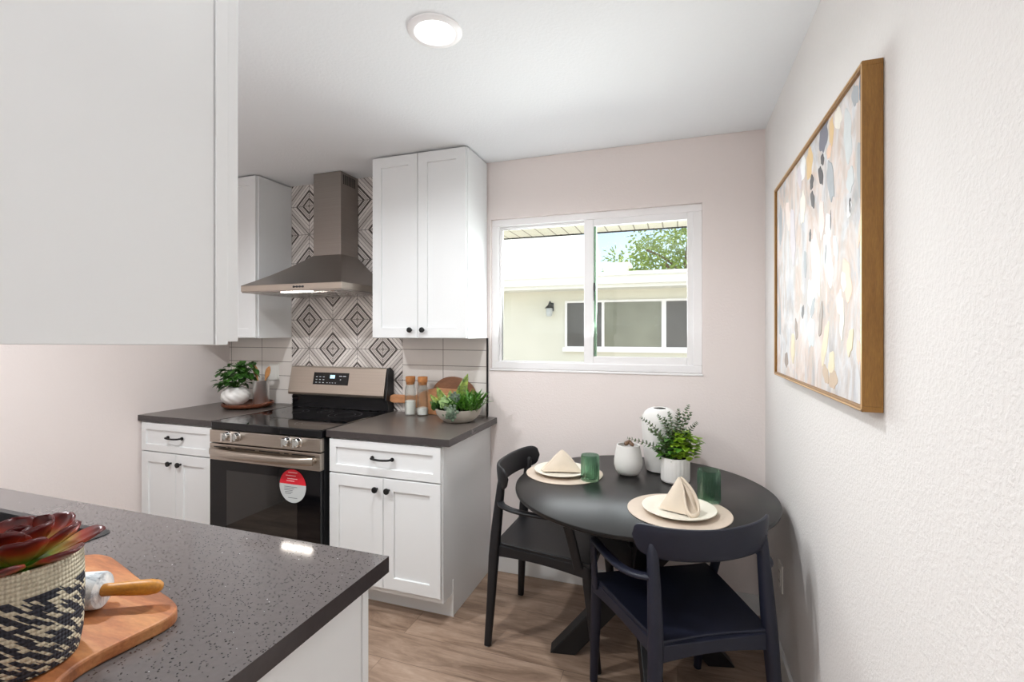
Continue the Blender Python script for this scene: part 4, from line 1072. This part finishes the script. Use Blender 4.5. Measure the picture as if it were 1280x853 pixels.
# ================================================================ left counter items
tr_ = thing('serving_tray', 'round brown wooden tray with handles on the corner countertop', 'tray', (-2.752, 2.500, CZ))
bm = lathe(BM(), [(.135, .006), (.150, .010), (.158, .020), (.158, .032), (.150, .034), (.147, .022), (.140, .018)], 56)
obj('tray_dish', bm, M['walnut_tray'], tr_, smooth=50)
bm = BM()
for a in (45, 135, 225, 315):
    sphere(bm, (.12*math.cos(math.radians(a)), .12*math.sin(math.radians(a)), .005), .008, (1, 1, .7), 10, 6)
obj('tray_feet', bm, M['walnut_tray'], tr_)
for s in (-1, 1):
    obj('tray_handle', tube(BM(), smooth_path([(s*.150, -.035, .026), (s*.178, -.022, .036), (s*.182, .0, .038), (s*.178, .022, .036), (s*.150, .035, .026)], 5), .008, 8), M['walnut_tray'], tr_, smooth=True)
TRZ = CZ+.0185
# swirled white pot
bm = BM(); n = 72; rings = []
for k in range(17):
    u = k/16; z = .118*u; r = .038+.044*math.sin(PI*min(1, u*.93+.04))**.8
    if u > .85: r = r*1.0
    rings.append([(r*(1+.10*abs(math.sin(4.5*(2*PI*i/n+u*1.6))))*math.cos(2*PI*i/n), r*(1+.10*abs(math.sin(4.5*(2*PI*i/n+u*1.6))))*math.sin(2*PI*i/n), z) for i in range(n)])
for r, z in ((.040, .118), (.036, .112), (.036, .10)): rings.append([(r*math.cos(2*PI*i/n), r*math.sin(2*PI*i/n), z) for i in range(n)])
PX, PY = -2.828, 2.468
pot2 = tag(obj('plant_pot', skin(bm, rings), M['ceramic'], loc=(PX, PY, TRZ), smooth=60), 'round white pot with swirled ridges on the wooden tray', 'plant pot')
pl = thing('potted_plant', 'bushy dark green leafy plant in the swirled white pot', 'plant', (PX, PY, TRZ+.10))
bm = BM(); bs = BM(); rg2 = random.Random(5)
for i in range(150):
    a = rg2.uniform(0, 2*PI); el = rg2.uniform(.05, 1.5); R_ = rg2.uniform(.06, .125)
    c = Vector((1.15*R_*math.cos(a)*math.cos(el*.8), .75*R_*math.sin(a)*math.cos(el*.8), R_*math.sin(el)*1.25+.02))
    if c.x > 0: c.z += c.x*.6
    if c.x < -.05: c.z -= .015
    d = Vector((math.cos(a)+rg2.uniform(-.4, .4), math.sin(a)+rg2.uniform(-.4, .4)-.3, rg2.uniform(-.5, .5)))
    leaf(bm, c, d, rg2.uniform(.040, .058), rg2.uniform(.017, .023), .22, .35, 6)
    if i % 4 == 0: tube(bs, smooth_path([(0, 0, 0), c*.5+Vector((0, 0, .01)), c], 3), .0016, 5)
for i in range(16):
    c = Vector((rg2.uniform(.07, .13), rg2.uniform(-.02, .03), rg2.uniform(.10, .160)))
    leaf(bm, c, (rg2.uniform(-1, 1), rg2.uniform(-1, .2), rg2.uniform(-.5, .6)), .045, .018, .22, .3, 6)
tube(bs, smooth_path([(0, 0, 0), (.06, 0, .07), (.11, 0, .14)], 4), .002, 5)
thicken(obj('leaves', bm, M['leaf_dark'], pl, smooth=True), .0008); obj('stems', bs, M['leaf_mid'], pl)
# steel canister with wooden spoons
KX, KY = -2.703, 2.560
M['canister'] = mat('satin_steel', (.80, .79, .77), .42, metal=1, var=.03)
cn = vessel('utensil_canister', 'shiny steel canister on the wooden tray holding wooden spoons', 'canister', KX, KY, [(.050, 0), (.052, .002), (.052, .156), (.054, .158), (.054, .160)], .002, 'canister', 48, 0, TRZ)
def spoon(label, base, tip, w, rot):
    b, e = Vector(base), Vector(tip); d = (e-b); L = d.length; d.normalize()
    bm = BM(); s = Vector((1, 0, 0)); s = (s-d*s.dot(d)).normalized(); nn = d.cross(s); rings = []
    for k in range(15):
        u = k/14; ww = .0055 if u < .68 else .0055+(w-.0055)*math.sin(PI*(u-.68)/.32*.94+.06)**.7; tk = .0045 if u < .68 else .0055
        if k == 14: ww = .004
        c = b+d*L*u
        rings.append([c+s*ww*math.cos(2*PI*i/12)+nn*tk*math.sin(2*PI*i/12) for i in range(12)])
    o_ = skin(bm, rings); return tag(obj('wooden_spoon', o_, M['spoon'], smooth=60), label, 'spoon')
spoon('wooden spoon leaning left in the canister, beside the plant leaves', (KX+.015, KY, TRZ+.012), (KX-.045, KY-.015, TRZ+.262), .024, 0)
spoon('wooden spoon leaning right in the canister, before the outlet', (KX-.02, KY, TRZ+.012), (KX+.078, KY-.005, TRZ+.255), .022, 0)

# ================================================================ near counter items
bz = .9145
outline = [(-1.235, .640), (-1.215, .690), (-1.165, .700), (-1.10, .685), (-.985, .652), (-.880, .628), (-.832, .608), (-.817, .580), (-.822, .530), (-.828, .475), (-.820, .440), (-.800, .405), (-.785, .37), (-.790, .325), (-.82, .300), (-1.17, .300), (-1.225, .34), (-1.24, .49)]
poly = []
Pn = [Vector((a, b, 0)) for a, b in outline]
for i in range(len(Pn)):
    p0, p1, p2, p3 = Pn[i-1], Pn[i], Pn[(i+1) % len(Pn)], Pn[(i+2) % len(Pn)]
    for k in range(4):
        u = k/4; q_ = .5*((2*p1)+(-p0+p2)*u+(2*p0-5*p1+4*p2-p3)*u*u+(-p0+3*p1-3*p2+p3)*u**3); poly.append((q_.x, q_.y))
tag(obj('cutting_board', prism(BM(), poly, bz, bz+.0215), M['acacia'], bevel=.004), 'reddish wooden board lying on the near counter under basket and rolling pin', 'cutting board')
BZ = bz+.022
bk = thing('woven_basket', 'black and cream woven basket planter on the board in the lower left corner', 'basket', (-.910, .430, BZ))
bm = BM(); n = 72; rings = []
Hb = .153
prof = [(.060, 0), (.066, .003), (.0705, .03), (.0725, .08), (.0722, .12), (.071, .148), (.070, Hb), (.066, Hb+.001), (.0655, .148), (.0655, .125)]
fine = []
for i in range(len(prof)-1):
    for k in range(4): u = k/4; fine.append((prof[i][0]*(1-u)+prof[i+1][0]*u, prof[i][1]*(1-u)+prof[i+1][1]*u))
fine.append(prof[-1])
obj('basket_body', lathe(BM(), fine, n), M['basket'], bk, smooth=60)
pl = thing('succulent_plant', 'red and green paddle-leaved succulent growing in the woven basket', 'plant', (-.910, .430, BZ+.125))
obj('moss', lathe(BM(), [(.064, .002), (.058, .016), (.03, .022), (.01, .024)], 40), M['leaf_mid'], pl, smooth=True)
rg3 = random.Random(21)
def paddle(az, el, L, w, r0=.012, zb=.016):
    a = math.radians(az); e_ = math.radians(el); d = Vector((math.cos(a)*math.cos(e_), math.sin(a)*math.cos(e_), math.sin(e_)))
    bm = BM(); uvl = bm.loops.layers.uv.new('UVMap')
    leaf(bm, (r0*math.cos(a), r0*math.sin(a), zb), d, L, w, .32, -.18, 12, up=(0, 0, 1), uvl=uvl, pad=True)
    thicken(obj('paddle_leaf', bm, M['leaf_red'], pl, smooth=True), .004)
for i in range(7): paddle(i*51+12, 10, .088, .026, .012, .014)
for i in range(6): paddle(i*60+38, 30, .078, .028, .008, .018)
for i in range(5): paddle(i*72+20, 48, .064, .026, .004, .022)
for i in range(3): paddle(i*120+40, 68, .046, .018, .002, .026)
# rolling pin
ax = Vector((.895, .446, 0)); o0 = Vector((-.952, .564, BZ+.031))
rp = thing('rolling_pin', 'grey marble rolling pin with wooden handles on the board behind the basket', 'rolling pin', (0, 0, 0))
def along(bm, prof, origin, axis, n=32, cap=True):
    s = Vector((0, 0, 1)); t2 = axis.cross(s).normalized(); rings = []
    for d, r in prof: rings.append([origin+axis*d+(t2*math.cos(2*PI*i/n)+s*math.sin(2*PI*i/n))*r for i in range(n)])
    return skin(bm, rings, cap)
obj('barrel', along(BM(), [(-.245, .026), (-.243, .030), (-.004, .0305), (-.001, .029), (0, .026)], o0, ax), M['marble'], rp, smooth=40)
obj('handle', along(BM(), [(0, .010), (.004, .0105), (.02, .0105), (.05, .0125), (.075, .0130), (.088, .011), (.094, .007), (.096, .002)], o0, ax), M['pin_wood'], rp, smooth=60)
obj('handle', along(BM(), [(-.341, .002), (-.339, .007), (-.333, .011), (-.32, .013), (-.295, .0125), (-.265, .0105), (-.245, .010)], o0, ax), M['pin_wood'], rp, smooth=60)

# things of one kind that stand together share a group phrase
for stem_, phrase in (('dining_armchair', 'armchairs at the round table'), ('glass_bottle', 'corked bottles on the counter'), ('wooden_spoon', 'wooden spoons in the canister'),
                      ('napkin', 'folded napkins on the plates'), ('vase', 'white vases on the table'), ('upper_cabinet', 'white upper cabinets'), ('base_cabinet', 'white base cabinets'),
                      ('countertop', 'countertops either side of the range'), ('wall_outlet', 'white outlet plates')):
    for ob in C.objects:
        if ob.parent is None and ob.name.split('.')[0] == stem_: ob['group'] = phrase
